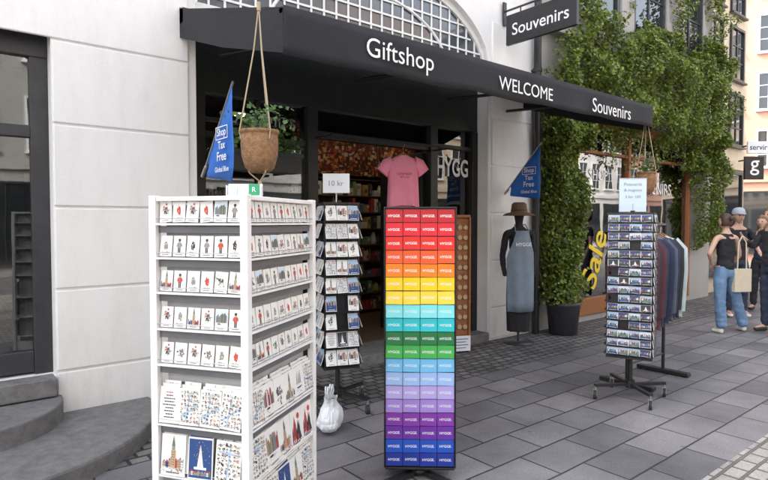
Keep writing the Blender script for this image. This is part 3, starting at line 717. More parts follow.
# ---------------------------------------------------------------- rainbow rack
rl=(2.274,-2.294,0); rr=R(-41)
rb=empty('magnet_stand',rl,'tall narrow black stand covered in rainbow rows of magnets','display stand',rr)
MB().bb(-.213,.213,0,.14,.07,1.635).bb(-.216,-.208,-.02,0,.07,1.64).bb(.208,.216,-.02,0,.07,1.64).bb(-.208,.208,-.02,0,1.63,1.64).bb(-.208,.208,-.02,0,.06,.073).obj('backboard',['black'],rb,bevel=.003)
bs=MB().cyl((0,.07,.02),(0,.07,.12),.025)
for a in range(4):
    t=a*math.pi/2+.785; bs.box(.13*math.cos(t),.07+.13*math.sin(t),.022,.28,.04,.025,rz=t)
bs.lathe([(0,0),(.06,.0),(.06,.03),(0,.035)],(0,.07,.012)); bs.obj('base',['black'],rb)
RBM=Matrix.Translation(rl)@Matrix.Rotation(rr,4,'Z')
rc=[('dark red',(.46,.008,.02)),('red',(.66,.012,.03)),('red',(.70,.02,.015)),('orange red',(.80,.10,.02)),('orange',(.87,.22,.01)),('yellow',(.9,.60,.01)),('yellow',(.9,.68,.06)),('aqua',(.22,.74,.76)),('turquoise',(.02,.52,.58)),('dark green',(.01,.17,.05)),('green',(.05,.42,.08)),('sky blue',(.16,.50,.80)),('periwinkle',(.32,.50,.84)),('lavender',(.45,.38,.76)),('lilac',(.36,.24,.66)),('purple',(.22,.04,.38)),('violet',(.15,.03,.36)),('blue',(.015,.09,.52)),('navy blue',(.015,.04,.33))]
zt_,zb_=1.628,.080
ph=(zt_-zb_)/len(rc)
for i,(cn_,c) in enumerate(rc):
    mt=newmat('magnet_'+cn_.replace(' ','_'),c,.35,var=.06,scale=20)
    mb=MB(); mb.box(0,0,0,.0995,.006,ph-.004,0); addtext(mb,'HYGGE.',Matrix.Translation((0,-.0036,-.001))@STAND,width=.072,bold=.015)
    me=mb.mesh('hygge_magnet',[mt,'letter'])
    for k in range(4):
        put(me,RBM@Matrix.Translation((-.206+.103*(k+.5),-.008-random.random()*.004,zt_-ph*(i+.5)+random.gauss(0,.0008)))@Matrix.Rotation(R(random.gauss(0,.6)),4,'Y')@Matrix.Rotation(R(-3),4,'X'),cn_+' rectangular magnet with white word on the rainbow stand','magnet','rainbow word magnets','word_magnet')

# ---------------------------------------------------------------- spinner racks
def spinner(loc,rz,wd,zb,zt,label,faces,rowsn,coln,cards,cardlabel,grp,sign=None,name='postcard_spinner',tilt=-8):
    e=empty(name,loc,label,'postcard rack',rz)
    f=MB(); h=wd/2
    for sx in(-1,1):
        for sy in(-1,1): f.box(sx*h,sy*h,(zb+zt)/2,.014,.014,zt-zb)
    for zz in(zb,zt): f.box(0,0,zz,wd+.02,wd+.02,.018)
    f.box(0,0,(zb+zt)/2,wd-.05,wd-.05,zt-zb-.03)
    for i in range(rowsn):
        zz=zb+.012+(zt-zb-.02)*i/rowsn
        for s_ in(-1,1):
            f.box(0,s_*(h+.012),zz+.006,wd,.03,.003); f.box(0,s_*(h+.026),zz+.014,wd,.003,.003)
            f.box(s_*(h+.012),0,zz+.008,.03,wd,.003); f.box(s_*(h+.026),0,zz+.016,.003,wd,.003)
    f.obj('rack_frame',['black'],e)
    MB().cyl((0,0,.13),(0,0,zt+.03),.02,n=16).obj('post',['black'],e)
    b=MB()
    for a in range(4):
        t=a*math.pi/2+.6; b.box(.16*math.cos(t),.16*math.sin(t),.12,.33,.035,.022,rz=t)
    b.cyl((0,0,.09),(0,0,.16),.04); b.obj('base',['black'],e)
    for a in range(4):
        t=a*math.pi/2+.6; cx,cy=.32*math.cos(t),.32*math.sin(t)
        w_=MB().cyl((cx-.012,cy,.035),(cx+.012,cy,.035),.035,n=20).obj('castor_wheel',['rubber'],e)
        MB().cyl((cx-.014,cy,.035),(cx+.014,cy,.035),.016,n=12).bb(cx-.017,cx-.013,cy-.012,cy+.012,.03,.085).bb(cx+.013,cx+.017,cy-.012,cy+.012,.03,.085).bb(cx-.017,cx+.017,cy-.012,cy+.012,.08,.086).cyl((cx,cy,.085),(cx,cy,.115),.01).obj('castor_fork',['steel'],w_)
    if sign:
        s=MB().cyl((0,0,zt),(0,0,zt+.09),.006).bb(-.115,.115,-.004,.004,zt+.02,zt+.31,1)
        s.bb(-.118,.118,-.007,-.0045,zt+.016,zt+.022).bb(-.118,.118,-.007,-.0045,zt+.308,zt+.314)
        so_=s.obj('sign_card',['steel','bluepaper'],e,rot=(0,0,sign[0]))
        for q,(tx,wd2) in enumerate(sign[1]): text(tx,'inkg',so_,(0,-.006,zt+.26-.055*q),width=wd2)
    X=Matrix.Translation(loc)@Matrix.Rotation(rz,4,'Z')
    for fc in faces:
        for i in range(rowsn):
            for k in range(coln):
                if random.random()<.03: continue
                u=-wd/2+wd*(k+.5)/coln; hgt=zb+.012+(zt-zb-.02)*(i+.5)/rowsn
                put(random.choice(cards),facemat(X,fc,h+.016,u,hgt+.004,tilt),cardlabel,'magnet' if 'magnet' in cardlabel else 'postcard',grp,'photo_magnet' if 'magnet' in cardlabel else 'postcard')
    return e
spinner((4.776,-2.317,0),R(-68.1),.345,.39,1.62,'black square spinner rack with city photo magnets on castors',['front','right'],16,4,PH,'small city photo magnet on the black spinner','photo magnets on the black spinner',sign=(R(25),[('Postcards',.15),('& magnets',.15),('5 for 100',.13)]))
PCs=[carddesign('small_postcard',.088,.125,k,140+i) for i,k in enumerate(['photo','map','houses','darkprint','sketch','textlines','photo','tower'])]
spinner((2.643,-.88,0),R(-20),.28,.36,1.70,'slim black spinner with postcards beside the shop entrance',['front','left','right'],9,3,PCs,'picture postcard in the slim black spinner','postcards in the slim spinner',tilt=-18)
ps=empty('paper_sign',(2.62,-.9,1.72),'handwritten white paper sign above the slim spinner','sign',R(-38))
MB().cyl((0,.01,-.03),(0,.01,.1),.006).bb(-.11,.11,-.002,.002,.07,.23,1).obj('card',['steel','paper'],ps)
text('10 kr','inkg',ps,(0,-.004,.15),width=.12)
wk=empty('wooden_rack',(4.88,-.16,.004),'narrow wooden rack hung with round brown keyrings','display rack',R(-25))
MB().bb(-.13,-.11,-.05,.1,0,1.6).bb(.11,.13,-.05,.1,0,1.6).bb(-.11,.11,.0,.02,.2,1.6).bb(-.12,.12,-.06,.1,1.6,1.63).bb(-.11,.11,-.06,.1,.18,.2).obj('rack_frame',['framewood'],wk,bevel=.003)
d=MB()
for i in range(11):
    for k in range(3):
        x=-.07+.07*k; z=.3+.118*i; d.cyl((x,-.02,z),(x,-.028,z),.028,n=14); d.cyl((x,-.02,z+.028),(x,-.02,z+.05),.002,n=5)
o=d.obj('keyrings',['inkt'],wk); o['kind']='stuff'
MB().bb(-.12,.12,-.07,-.06,.02,.2).obj('notice_board',['paper'],wk)
for q in range(4): MB().bb(-.09,.09-.03*(q%2),-.0725,-.0705,.16-.035*q,.168-.035*q).obj('printed_line',['inkb'],wk)

b=MB(); n=48; K=22
for k in range(K+1):
    t=k/K; r=[.0,.07,.092,.10,.098,.09,.075,.055,.045,.05][min(9,int(t*9))]; r2=[.0,.07,.092,.10,.098,.09,.075,.055,.045,.05][min(9,int(t*9)+1)]; r=r+(r2-r)*(t*9-int(t*9)); z=.004+.27*max(0,t-.03)
    for i in range(n):
        a=2*math.pi*i/n; q=r*(1+.30*noise.noise(Vector((math.cos(a)*1.6,math.sin(a)*1.6,z*9)))+.16*abs(noise.noise(Vector((math.cos(a)*5,math.sin(a)*5,z*22))))+.10*math.sin(a*7+z*12)*t)
        b.v.append((q*math.cos(a)*1.1,q*math.sin(a)*.8,max(.003,z+.02*noise.noise(Vector((math.cos(a)*2,math.sin(a)*2,k*.2)))*t)))
for k in range(K):
    for i in range(n):
        b.f.append((k*n+i,k*n+(i+1)%n,(k+1)*n+(i+1)%n,(k+1)*n+i)); b.m.append(0); b.s.append(False)
for s_ in(-1,1):
    for q in range(2): b.tube([(s_*.03,q*.012,.25),(s_*.05,q*.014,.30),(s_*.035,q*.02,.345),(s_*.012,q*.016,.30),(s_*.008,0,.25)],.006)
top(b.obj('plastic_bag',['plastic'],loc=(2.27,-1.33,0),rot=(0,0,.5)),'crumpled white plastic carrier bag standing on the pavement','bag')

# ---------------------------------------------------------------- garments
def garment(parent,name,mat,wd,ln,sleeve,seed=0,loc=(0,0,0),rot=(0,0,0)):
    m=MB(); n=36
    prof=[(.0,.12,.035),(-.015,.2,.042),(-.035,.36,.05),(-.09,.455,.065),(-.25,.45,.075),(-.45,.455,.08),(-.7,.47,.085),(-1,.49,.085)]
    for j,(t,w_,dp) in enumerate(prof):
        z=t*ln if j>3 else t
        for i in range(n):
            a=2*math.pi*i/n; fold=1+(.25*math.sin(a*5+seed)+.18*math.sin(a*9+seed*2+t*3))*max(0,-t)
            x=math.copysign(abs(math.cos(a))**.7,math.cos(a))*w_/2*wd/.46; y=math.sin(a)*dp*fold
            m.v.append((x,y,z+ (.012*math.sin(a*3) if t<-.9 else 0)))
    L=len(prof)
    for j in range(L-1):
        for i in range(n): m.f.append((j*n+i,j*n+(i+1)%n,(j+1)*n+(i+1)%n,(j+1)*n+i)); m.m.append(0); m.s.append(True)
    for s_ in(-1,1):
        x0=s_*wd*.40
        if sleeve<.3: rings=[((x0,0,-.085),.07,.05,0),((x0+s_*.05,0,-.12),.075,.05,.5),((x0+s_*.085,0,-.20),.078,.045,.9)]
        else:
            rings=[((x0,0,-.085),.065,.05,0),((x0+s_*.04,0,-.16),.065,.055,.9),((x0+s_*.045,.01,-.34),.058,.05,1.4),((x0+s_*.04,.02,-.1-sleeve),.045,.04,1.5)]
        o=len(m.v); q=16
        for (c,rx,ry,ang) in rings:
            for i in range(q):
                t=2*math.pi*i/q; u=math.cos(t)*rx*(1+.1*math.sin(3*t+seed)); v_=math.sin(t)*ry
                dx=math.sin(ang)*u; dz=math.cos(ang)*u
                m.v.append((c[0]+s_*dx,c[1]+v_,c[2]+dz))
        for j in range(len(rings)-1):
            for i in range(q): m.f.append((o+j*q+i,o+j*q+(i+1)%q,o+(j+1)*q+(i+1)%q,o+(j+1)*q+i)); m.m.append(0); m.s.append(True)
    return m.obj(name,[mat],parent,loc,rot)
def hanger(parent,wd=.4,loc=(0,0,0),rot=(0,0,0)):
    return MB().tube([(0,0,.03),(-wd/2,0,-.06)],.008).tube([(0,0,.03),(wd/2,0,-.06)],.008).tube([(0,0,.03),(0,0,.09),(.02,0,.115),(.0,0,.14),(-.02,0,.125)],.003).obj('hanger',['wood'],parent,loc,rot)
ts=empty('hanging_tshirt',(4.05,-.10,1.70),'pink printed T-shirt on a hanger in the shop doorway','t-shirt',R(-30))
garment(ts,'shirt','pinkc',.34,.56,.12,1,loc=(0,0,.58)); hanger(ts,.30,loc=(0,0,.58))
text('DENMARK','inkr',ts,(0,-.093,.37),width=.17); text('EST. 1167','ink',ts,(0,-.094,.335),width=.10)
top(MB().cyl((3.1,-.1,2.42),(4.85,-.1,2.42),.012).cyl((3.12,-.1,2.42),(3.12,.22,2.42),.01).cyl((4.8,-.1,2.42),(4.8,.22,2.42),.01).obj('hanging_rod',['black']),'black metal rod fixed across the shop entrance','rod')
cr=empty('clothes_rail',(5.52,-2.12,0),'black metal clothes rail standing on the pavement','clothes rail')
MB().cyl((-.42,0,1.52),(.32,0,1.52),.014).cyl((-.42,0,.04),(-.42,0,1.52),.016).cyl((.32,0,.04),(.32,0,1.52),.016).cyl((-.42,0,.2),(.32,0,.2),.01).obj('rail',['black'],cr)
for a,b in((-.46,-.38),(.28,.36)): MB().bb(a,b,-.26,.26,.01,.045).obj('foot',['black'],cr,bevel=.006)
for i,(mt,ln,dx,sl_) in enumerate([('burg',1.02,-.35,.70),('bcloth',.98,-.28,.66),('burg',.95,-.21,.66),('navy',.92,-.13,.66),('navy',.9,-.05,.66),('steelb',.88,.03,.64),('navy',.86,.11,.64),('bcloth',.86,.18,.62),('mint',.86,.25,.64)]):
    nm={'burg':'burgundy','bcloth':'black','navy':'navy','steelb':'slate grey','mint':'pale grey'}[mt]
    e=empty('hanging_sweatshirt',(5.52+dx,-2.12,1.41),nm+' sweatshirt on a hanger on the clothes rail','sweatshirt',R(90+random.uniform(-8,8)),'sweatshirts on the rail')
    garment(e,'shirt',mt,.39,ln*.93,sl_,i*3+2); hanger(e,.34,loc=(0,0,-.005))

# ---------------------------------------------------------------- skin-modifier bodies
def skinobj(name,J,E,mat,parent,root,sub=2,wrinkle=0,extra=None,mats=None):
    keys=list(J.keys()); me=bpy.data.meshes.new(name); me.from_pydata([J[k][0] for k in keys],[(keys.index(a),keys.index(b)) for a,b in E],[])
    o=bpy.data.objects.new(name,me); COL.objects.link(o)
    md=o.modifiers.new('s','SKIN'); md.use_smooth_shade=True
    sv=me.skin_vertices[0].data
    for i,k in enumerate(keys):
        r=J[k][1]; sv[i].radius=(r,r) if not isinstance(r,tuple) else r; sv[i].use_root=(k==root)
    ss=o.modifiers.new('ss','SUBSURF'); ss.levels=sub; ss.render_levels=sub
    dg=bpy.context.evaluated_depsgraph_get(); dg.update()
    nm=bpy.data.meshes.new_from_object(o.evaluated_get(dg)); bpy.data.objects.remove(o)
    vs=[]
    for v in nm.vertices:
        c=v.co.copy()
        if wrinkle:
            q=Vector((c.x*9+len(name),c.y*9,c.z*22)); c+=v.normal*wrinkle*(noise.noise(q)+.6*abs(noise.noise(q*2.3)))
        vs.append(c)
    mb=MB(); mb.add(vs,[tuple(p.vertices) for p in nm.polygons],0,True)
    if extra: extra(mb)
    return mb.obj(name,mats or [mat],parent)
def headmesh(mb,c,k=1.0,m=0,me_=1,ml=2):
    cx,cy,cz=c; nu,nv=24,18; o=len(mb.v)
    for j in range(nv+1):
        th=math.pi*j/nv
        for i in range(nu):
            ph_=2*math.pi*i/nu; x=math.sin(th)*math.cos(ph_); y=math.sin(th)*math.sin(ph_); z=math.cos(th)
            jaw=1-.28*max(0,-z)**1.5; fx=x*.075*jaw; fy=y*.095*(1-.12*max(0,-z)); fz=z*.118
            if y<0 and abs(x)<.22 and -.35<z<.15: fy-=.022*(1-abs(x)/.22)*(1-abs(z+.18)/.3 if abs(z+.18)<.3 else 0)
            if y<-.5 and .02<z<.22 and .2<abs(x)<.6: fy+=.007
            if y<0 and abs(x)<.3 and z<-.75: fy-=.006
            mb.v.append((cx+fx*k,cy+fy*k,cz+fz*k))
    for j in range(nv):
        for i in range(nu): mb.f.append((o+j*nu+i,o+(j+1)*nu+i,o+(j+1)*nu+(i+1)%nu,o+j*nu+(i+1)%nu)); mb.m.append(m); mb.s.append(True)
    for s_ in(-1,1):
        mb.lathe([(0,-.012),(.01,-.008),(.012,0),(.01,.008),(0,.012)],(cx+s_*.03*k,cy-.083*k,cz+.008),8,me_,sy=.5)
        mb.lathe([(0,-.03),(.014,-.02),(.018,0),(.016,.02),(0,.03)],(cx+s_*.076*k,cy+.008,cz-.01),8,m,sx=.5)
    mb.lathe([(0,-.006),(.022,0),(0,.006)],(cx,cy-.084*k,cz-.058*k),10,ml,sy=.4)
def hairmesh(name,parent,c,mat,style,k=1.0):
    cx,cy,cz=c; m=MB(); nu,nv=36,20
    for j in range(nv+1):
        th=math.pi*j/nv
        for i in range(nu):
            ph_=2*math.pi*i/nu; x=math.sin(th)*math.cos(ph_); y=math.sin(th)*math.sin(ph_); z=math.cos(th)
            lim=-.55 if y>-.1 else .42
            if style=='long' and y>-.1: lim=-.95
            zz=max(z,lim); s_=1 if z>=lim else max(.0,1-(lim-z))*.9
            nn=1+.09*noise.noise(Vector((x*7,y*7,z*2)))
            m.v.append((cx+x*.083*k*nn*s_,cy+.008+y*.104*k*nn*s_,cz+.006+zz*.126*k*nn))
    for j in range(nv):
        for i in range(nu): m.f.append((j*nu+i,(j+1)*nu+i,(j+1)*nu+(i+1)%nu,j*nu+(i+1)%nu)); m.m.append(0); m.s.append(True)
    if style=='bun': m.lathe([(0,-.035),(.026,-.026),(.036,0),(.026,.026),(0,.035)],(cx,cy+.12,cz+.05),14)
    if style=='long': m.lathe([(.070,.02),(.078,-.06),(.082,-.14),(.07,-.22),(.03,-.27),(0,-.275)],(cx,cy+.045,cz),16,sy=.75)
    return m.obj(name,[mat],parent)
def person(loc,rz,H_,label,skin,topm,botm,shoem,hair,style,arms,feet=((.12,0),(-.12,0)),sleeve=.5,wide=0,cap=None,female=False):
    e=empty('person',loc,label,'person',rz); k=H_/1.75; sw=.160 if female else .19; V=lambda *a:tuple(q*k for q in a)
    J={'pel':(V(0,0,.95),(.125*k,.095*k)),'wai':(V(0,0,1.10),((.10 if female else .12)*k,.075*k)),'che':(V(0,.0,1.28),((.115 if female else .14)*k,.085*k)),'uch':(V(0,.01,1.42),(.085*k,.06*k)),'nec':(V(0,.005,1.50),.048*k),'hd':(V(0,-.008,1.57),.046*k)}
    E=[('pel','wai'),('wai','che'),('che','uch'),('uch','nec'),('nec','hd')]
    for s_,(el,wr_) in zip((1,-1),arms):
        n='l' if s_>0 else 'r'; sh_=Vector((s_*sw,.01,1.40)); el=Vector(el); wr_=Vector(wr_)
        J[n+'sh']=(V(*sh_),.045*k); J[n+'el']=(V(*el),.034*k); J[n+'wr']=(V(*wr_),.024*k)
        J[n+'fo']=(V(*(el.lerp(wr_,.3))),.036*k)
        d=(wr_-el).normalized(); side=d.cross(Vector((0,-1,.01))).normalized(); up=side.cross(d).normalized()
        pm=wr_+d*.065; J[n+'pm']=(V(*pm),(.034*k,.016*k))
        E+=[('uch',n+'sh'),(n+'sh',n+'el'),(n+'el',n+'fo'),(n+'fo',n+'wr'),(n+'wr',n+'pm')]
        for q,(off,ln) in enumerate(((-.028,.062),(-.01,.075),(.01,.07),(.028,.055))):
            a=pm+d*.03+side*off; b=a+d*ln*.55-up*.006; c=b+d*ln*.45-up*.018
            for t,p_,r_ in(('a',a,.010),('b',b,.009),('c',c,.0075)): J[f'{n}f{q}{t}']=(V(*p_),r_*k)
            E+=[(n+'pm',f'{n}f{q}a'),(f'{n}f{q}a',f'{n}f{q}b'),(f'{n}f{q}b',f'{n}f{q}c')]
        a=wr_+d*.03-side*.03; b=a+d*.03-side*.022-up*.01
        J[n+'ta']=(V(*a),.011*k); J[n+'tb']=(V(*b),.009*k); E+=[(n+'wr',n+'ta'),(n+'ta',n+'tb')]
        fx,fy=feet[0 if s_>0 else 1]
        J[n+'hip']=(V(s_*.085,0,.90),.08*k); kn=Vector((s_*.085,0,.9)).lerp(Vector((fx,fy,.09)),.5)+Vector((0,-.015,0))
        J[n+'kn']=(V(*kn),.052*k); J[n+'ca']=(V(*(kn.lerp(Vector((fx,fy+.02,.09)),.3))),.05*k); J[n+'an']=(V(fx,fy+.02,.09),.034*k); J[n+'to']=(V(fx+s_*.02,fy-.13,.035),.028*k)
        E+=[('pel',n+'hip'),(n+'hip',n+'kn'),(n+'kn',n+'ca'),(n+'ca',n+'an'),(n+'an',n+'to')]
    hc=(0,-.02*k,1.635*k)
    skinobj('body',J,E,skin,e,'pel',extra=lambda mb:headmesh(mb,hc,k*1.0),mats=[skin,'eye','lip'])
    hairmesh('hair',e,hc,hair,style,k)
    T={'q':(V(0,0,.90),(.142*k,.112*k)),'p':(V(0,0,.99),(.138*k,.108*k)),'w':(V(0,0,1.10),((.115 if female else .14)*k,.094*k)),'c':(V(0,0,1.28),((.13 if female else .158)*k,.10*k)),'u':(V(0,.01,1.40),(.10*k,.075*k)),'n':(V(0,.008,1.46),.060*k)}
    TE=[('q','p'),('p','w'),('w','c'),('c','u'),('u','n')]
    for s_,(el,wr_) in zip((1,-1),arms):
        n='l' if s_>0 else 'r'; sh_=Vector((s_*sw,.01,1.40)); el=Vector(el); wr_=Vector(wr_)
        if sleeve>0:
            T[n+'s']=(V(*sh_),.060*k); TE.append(('u',n+'s'))
            T[n+'e']=(V(*sh_.lerp(el,min(1,sleeve))),(.058 if sleeve<1 else .048)*k); TE.append((n+'s',n+'e'))
            if sleeve>1: T[n+'f']=(V(*el.lerp(wr_,.92)),.036*k); TE.append((n+'e',n+'f'))
        else:
            T[n+'s']=(V(s_*sw*.72,.01,1.43),.042*k); TE.append(('u',n+'s'))
    skinobj('shirt',T,TE,topm,e,'c',sub=3,wrinkle=.010)
    P={'w':(V(0,0,1.05),((.108 if female else .128)*k,.088*k)),'p':(V(0,0,.95),(.140*k,.108*k))}; PE=[('w','p')]
    for i,s_ in enumerate((1,-1)):
        n='l' if s_>0 else 'r'; fx,fy=feet[i]; hp=Vector((s_*.085,0,.88)); an=Vector((fx,fy+.02,.07)); kn=hp.lerp(an,.5)+Vector((0,-.015,0))
        P[n+'h']=(V(*hp),.094*k); P[n+'t']=(V(*hp.lerp(kn,.5)),.086*k); P[n+'k']=(V(*kn),(.066+wide*.4)*k); P[n+'c']=(V(*kn.lerp(an,.5)),(.060+wide*.8)*k); P[n+'a']=(V(*an),(.056+wide)*k); 
        PE+=[('p',n+'h'),(n+'h',n+'t'),(n+'t',n+'k'),(n+'k',n+'c'),(n+'c',n+'a')]
        Sx={'a':(V(fx,fy+.045,.042),.038*k),'b':(V(fx+s_*.008,fy-.04,.045),.040*k),'c':(V(fx+s_*.02,fy-.14,.03),(.040*k,.026*k))}
        skinobj('shoe',Sx,[('a','b'),('b','c')],shoem,e,'a')
    skinobj('trousers',P,PE,botm,e,'p',sub=3,wrinkle=.009)
    if cap:
        c=MB(); c.lathe([(.093,.03),(.094,.07),(.08,.115),(.045,.14),(0,.146)],(0,-.01*k,1.635*k),24,sy=1.15)
        c.poly([(-.07,-.09,1.635*k+.045),(-.05,-.165,1.635*k+.035),(0,-.19,1.635*k+.032),(.05,-.165,1.635*k+.035),(.07,-.09,1.635*k+.045)])
        c.obj('cap',[cap],e)
    return e
person((8.62,-1.70,0),R(150),1.66,'woman in black sleeveless top and wide jeans, hand on hip','skin','bcloth','jeans','shoe','hairb','bun',
   [((.33,.08,1.18),(.19,-.04,1.03)),((-.25,-.02,1.14),(-.24,-.20,.98))],feet=((.10,.05),(-.36,-.05)),sleeve=0,wide=.020,female=True)
person((10.25,-1.30,0),R(315),1.76,'person in black T-shirt and pale cap standing and talking','skin2','bcloth','jeansd','shoe','hairb','short',
   [((.27,-.03,1.14),(.20,-.24,1.08)),((-.27,.0,1.13),(-.27,-.1,.88))],sleeve=.6,cap='capm')
person((9.10,-2.12,0),R(235),1.76,'man in dark jacket and trousers gesturing with one hand','skin','gcloth','jeansd','shoed','hairl','short',
   [((.27,.02,1.13),(.24,-.10,.88)),((-.26,-.08,1.18),(-.14,-.30,1.30))],sleeve=1.2)
person((11.3,-1.32,0),R(270),1.66,'woman with long light hair in navy top standing nearby','skin','navy','gcloth','shoed','hairl','long',
   [((.24,.0,1.13),(.22,-.10,.90)),((-.24,.0,1.13),(-.22,-.12,.90))],sleeve=.9,female=True)
tb=MB(); tb.box(0,0,-.62,.26,.06,.32); 
tb.tube([(-.07,0,-.46),(-.06,.0,-.1),(0,.0,.0),(.06,0,-.1),(.07,0,-.46)],.009)
top(tb.obj('tote_bag',['cream2'],loc=(8.76,-1.86,1.36),rot=(0,0,R(150)),bevel=.025),'cream canvas tote bag hanging from a shoulder','bag')

# ---------------------------------------------------------------- mannequin
mn=empty('mannequin',(5.83,-.30,0),'black mannequin wearing brown hat and grey-blue apron beside the pier','mannequin',R(-30))
MJ={'p':((0,0,.98),(.135,.10)),'w':((0,0,1.12),(.115,.085)),'c':((0,0,1.30),(.14,.10)),'u':((0,0,1.42),(.105,.07)),'n':((0,0,1.50),.045),'h':((0,0,1.56),.05),'h2':((0,0,1.66),(.075,.085)),'h3':((0,0,1.70),(.07,.08))}
ME=[('p','w'),('w','c'),('c','u'),('u','n'),('n','h'),('h','h2'),('h2','h3')]
for s_ in(-1,1):
    n=str(s_); MJ[n+'s']=((s_*.17,0,1.40),.052); MJ[n+'e']=((s_*.205,.03,1.12),.038); MJ[n+'f']=((s_*.205,.01,1.0),.036); MJ[n+'w']=((s_*.19,-.03,.86),.024); ME+=[('u',n+'s'),(n+'s',n+'e'),(n+'e',n+'f'),(n+'f',n+'w')]
skinobj('dummy_body',MJ,ME,'bcloth',mn,'p',sub=3,wrinkle=.005)
sk=MB(); n=48; prof=[(.125,.98),(.15,.85),(.155,.6),(.15,.4),(.145,.25),(.14,.16)]
for r,z in prof:
    for i in range(n): a=2*math.pi*i/n; q=r*(1+.05*math.sin(a*9)*(1-z)*1.5); sk.v.append((q*math.cos(a),q*math.sin(a)*.8,z))
for j in range(len(prof)-1):
    for i in range(n): sk.f.append((j*n+i,j*n+(i+1)%n,(j+1)*n+(i+1)%n,(j+1)*n+i)); sk.m.append(0); sk.s.append(True)
sk.obj('skirt',['bcloth'],mn)
MB().cyl((0,.0,.02),(0,.0,.9),.016).lathe([(0,.0),(.19,.0),(.19,.012),(.03,.025),(0,.025)],(0,.0,.004),28).obj('stand',['greyframe'],mn)
MB().lathe([(.21,-.045),(.17,-.018),(.105,.0),(.10,.03),(.092,.10),(.065,.125),(.02,.118),(0,.115)],(0,0,1.675),28,sy=1.05).lathe([(.102,.003),(.104,.03),(.10,.033)],(0,0,1.675),28,1,sy=1.05).obj('straw_hat',['straw','ink'],mn)
ap=MB(); rows_=[(1.44,.09,.13),(1.30,.14,.145),(1.16,.19,.14),(1.08,.22,.135),(.95,.25,.15),(.75,.26,.155),(.55,.27,.158),(.42,.275,.16)]
for z,hw,dp_ in rows_:
    for i in range(29):
        u=-1+2*i/28; a=u*1.25*(hw/.22 if hw<.22 else 1)
        x=math.sin(a)*(.18 if z<1.2 else .155)*1.05; y=-math.cos(a)*dp_+.009*math.sin(u*9+z*2)*(1.44-z)*1.6
        ap.v.append((x,y,z))
for j in range(len(rows_)-1):
    for i in range(28): a=j*29+i; ap.f.append((a,a+1,a+30,a+29)); ap.m.append(0); ap.s.append(True)
ao=ap.obj('apron',['apron'],mn); q=ao.modifiers.new('s','SOLIDIFY'); q.thickness=.006; q.offset=0
MB().tube([(-.09,-.11,1.43),(-.07,-.03,1.52),(0,.06,1.50),(.07,-.03,1.52),(.09,-.11,1.43)],.007).obj('apron_strap',['apron'],ao)
text('HYGGE','letter',ao,(0,-.165,1.27),width=.20,bold=.012)

dp=MB().cyl((6.50,-.08,.0),(6.50,-.08,10.5),.05,n=18)
for z in(.4,1.9,3.6,5.4,7.5): dp.cyl((6.50,-.08,z),(6.50,-.08,z+.05),.062,n=18).bb(6.47,6.53,-.08,.0,z+.01,z+.04)
top(dp.obj('drainpipe',['black']),'black iron drainpipe on the joint between two buildings','drainpipe')

# ---------------------------------------------------------------- ivy building
iv=empty('ivy_building',(9.6,0,0),'grey shop building with large display windows behind climbing ivy','building')
ib=MB(); ib.bb(6.56,7.55,.02,.5,0,H+1); ib.bb(11.6,12.6,.02,.5,0,H+1); ib.bb(7.55,11.6,.02,.5,3.1,H+1); ib.bb(7.55,11.6,.02,.5,0,.1); ib.bb(12.4,12.6,.5,9,0,H+1); ib.bb(6.56,12.6,.5,9,H+.8,H+1)
ib.obj('wall',['greystone'],iv,world=True)
fr=MB()
for xx in(7.55,9.15,11.5): fr.bb(xx,xx+.08,-.02,.12,.1,3.1)
fr.bb(7.63,11.5,-.01,.11,.1,.36); fr.bb(7.63,11.5,.0,.1,2.62,2.67); fr.bb(7.5,11.65,-.08,.02,3.0,3.14)
fo=fr.obj('shopfront',['framewood'],iv,world=True,bevel=.008)
MB().bb(7.63,11.5,.05,.056,.36,3.0).obj('shop_window_pane',['glass2'],fo,world=True)
MB().bb(7.5,11.7,1.6,1.65,0,3.1).bb(7.45,7.5,.5,1.65,0,3.1).bb(11.7,11.75,.5,1.65,0,3.1).obj('interior_walls',['orangewall'],iv,world=True)
MB().bb(7.5,11.7,.12,1.6,.25,.3).bb(7.5,11.7,.3,1.6,3.06,3.1).obj('display_floor',['floor'],iv,world=True)
text('SOUVENIRS','letter',fo,(10.1,.04,2.15),width=1.5,world=True)
text('Sale','yellow',fo,(8.20,.04,.98),rot=(R(90),R(-68),0),width=.95,world=True,bold=.01)
text('SHOP','letter',fo,(8.3,.04,2.3),width=.55,world=True)
for xx in(8.2,9.5,10.9): shelf_unit((xx,.95,.3),1.15,2.3,.35,0,'goodsw','display shelf of warm-coloured goods behind the ivy-framed window',levels=6)
for p in((8.2,.5,2.9),(8.85,.5,2.9),(9.5,.5,2.9),(10.2,.5,2.9),(10.8,.5,2.9)):
    e=empty('ceiling_lamp',p,'small warm ceiling lamp inside the display window','lamp',group='lamps in the display window')
    MB().cyl((0,0,.18),(0,0,.03),.012).cyl((0,0,.03),(0,0,-.03),.05,.08,16).obj('shade',['black'],e)
    MB().lathe([(0,-.05),(.05,-.045),(.065,-.032)],n=16).obj('bulb',['lamp2'],e)
for xx in(8.15,9.75,11.35):
    window(iv,xx-9.6,4.75,1.0,2.0,frame='greyframe'); window(iv,xx-9.6,7.7,1.0,1.8,frame='greyframe')
pl=MB()
for xx in(7.35,8.95,10.55,12.1): pl.bb(xx-.2,xx+.2,-.08,.03,4.55,10.5); pl.bb(xx-.24,xx+.24,-.11,.03,4.4,4.55)
pl.bb(6.6,12.6,-.14,.03,4.22,4.38)
pl.obj('pilasters',['greystone'],iv,world=True,bevel=.01)
ivy=empty('climbing_ivy',(6.95,-.25,.3),'dense climbing ivy draped over the facade around the windows','ivy')
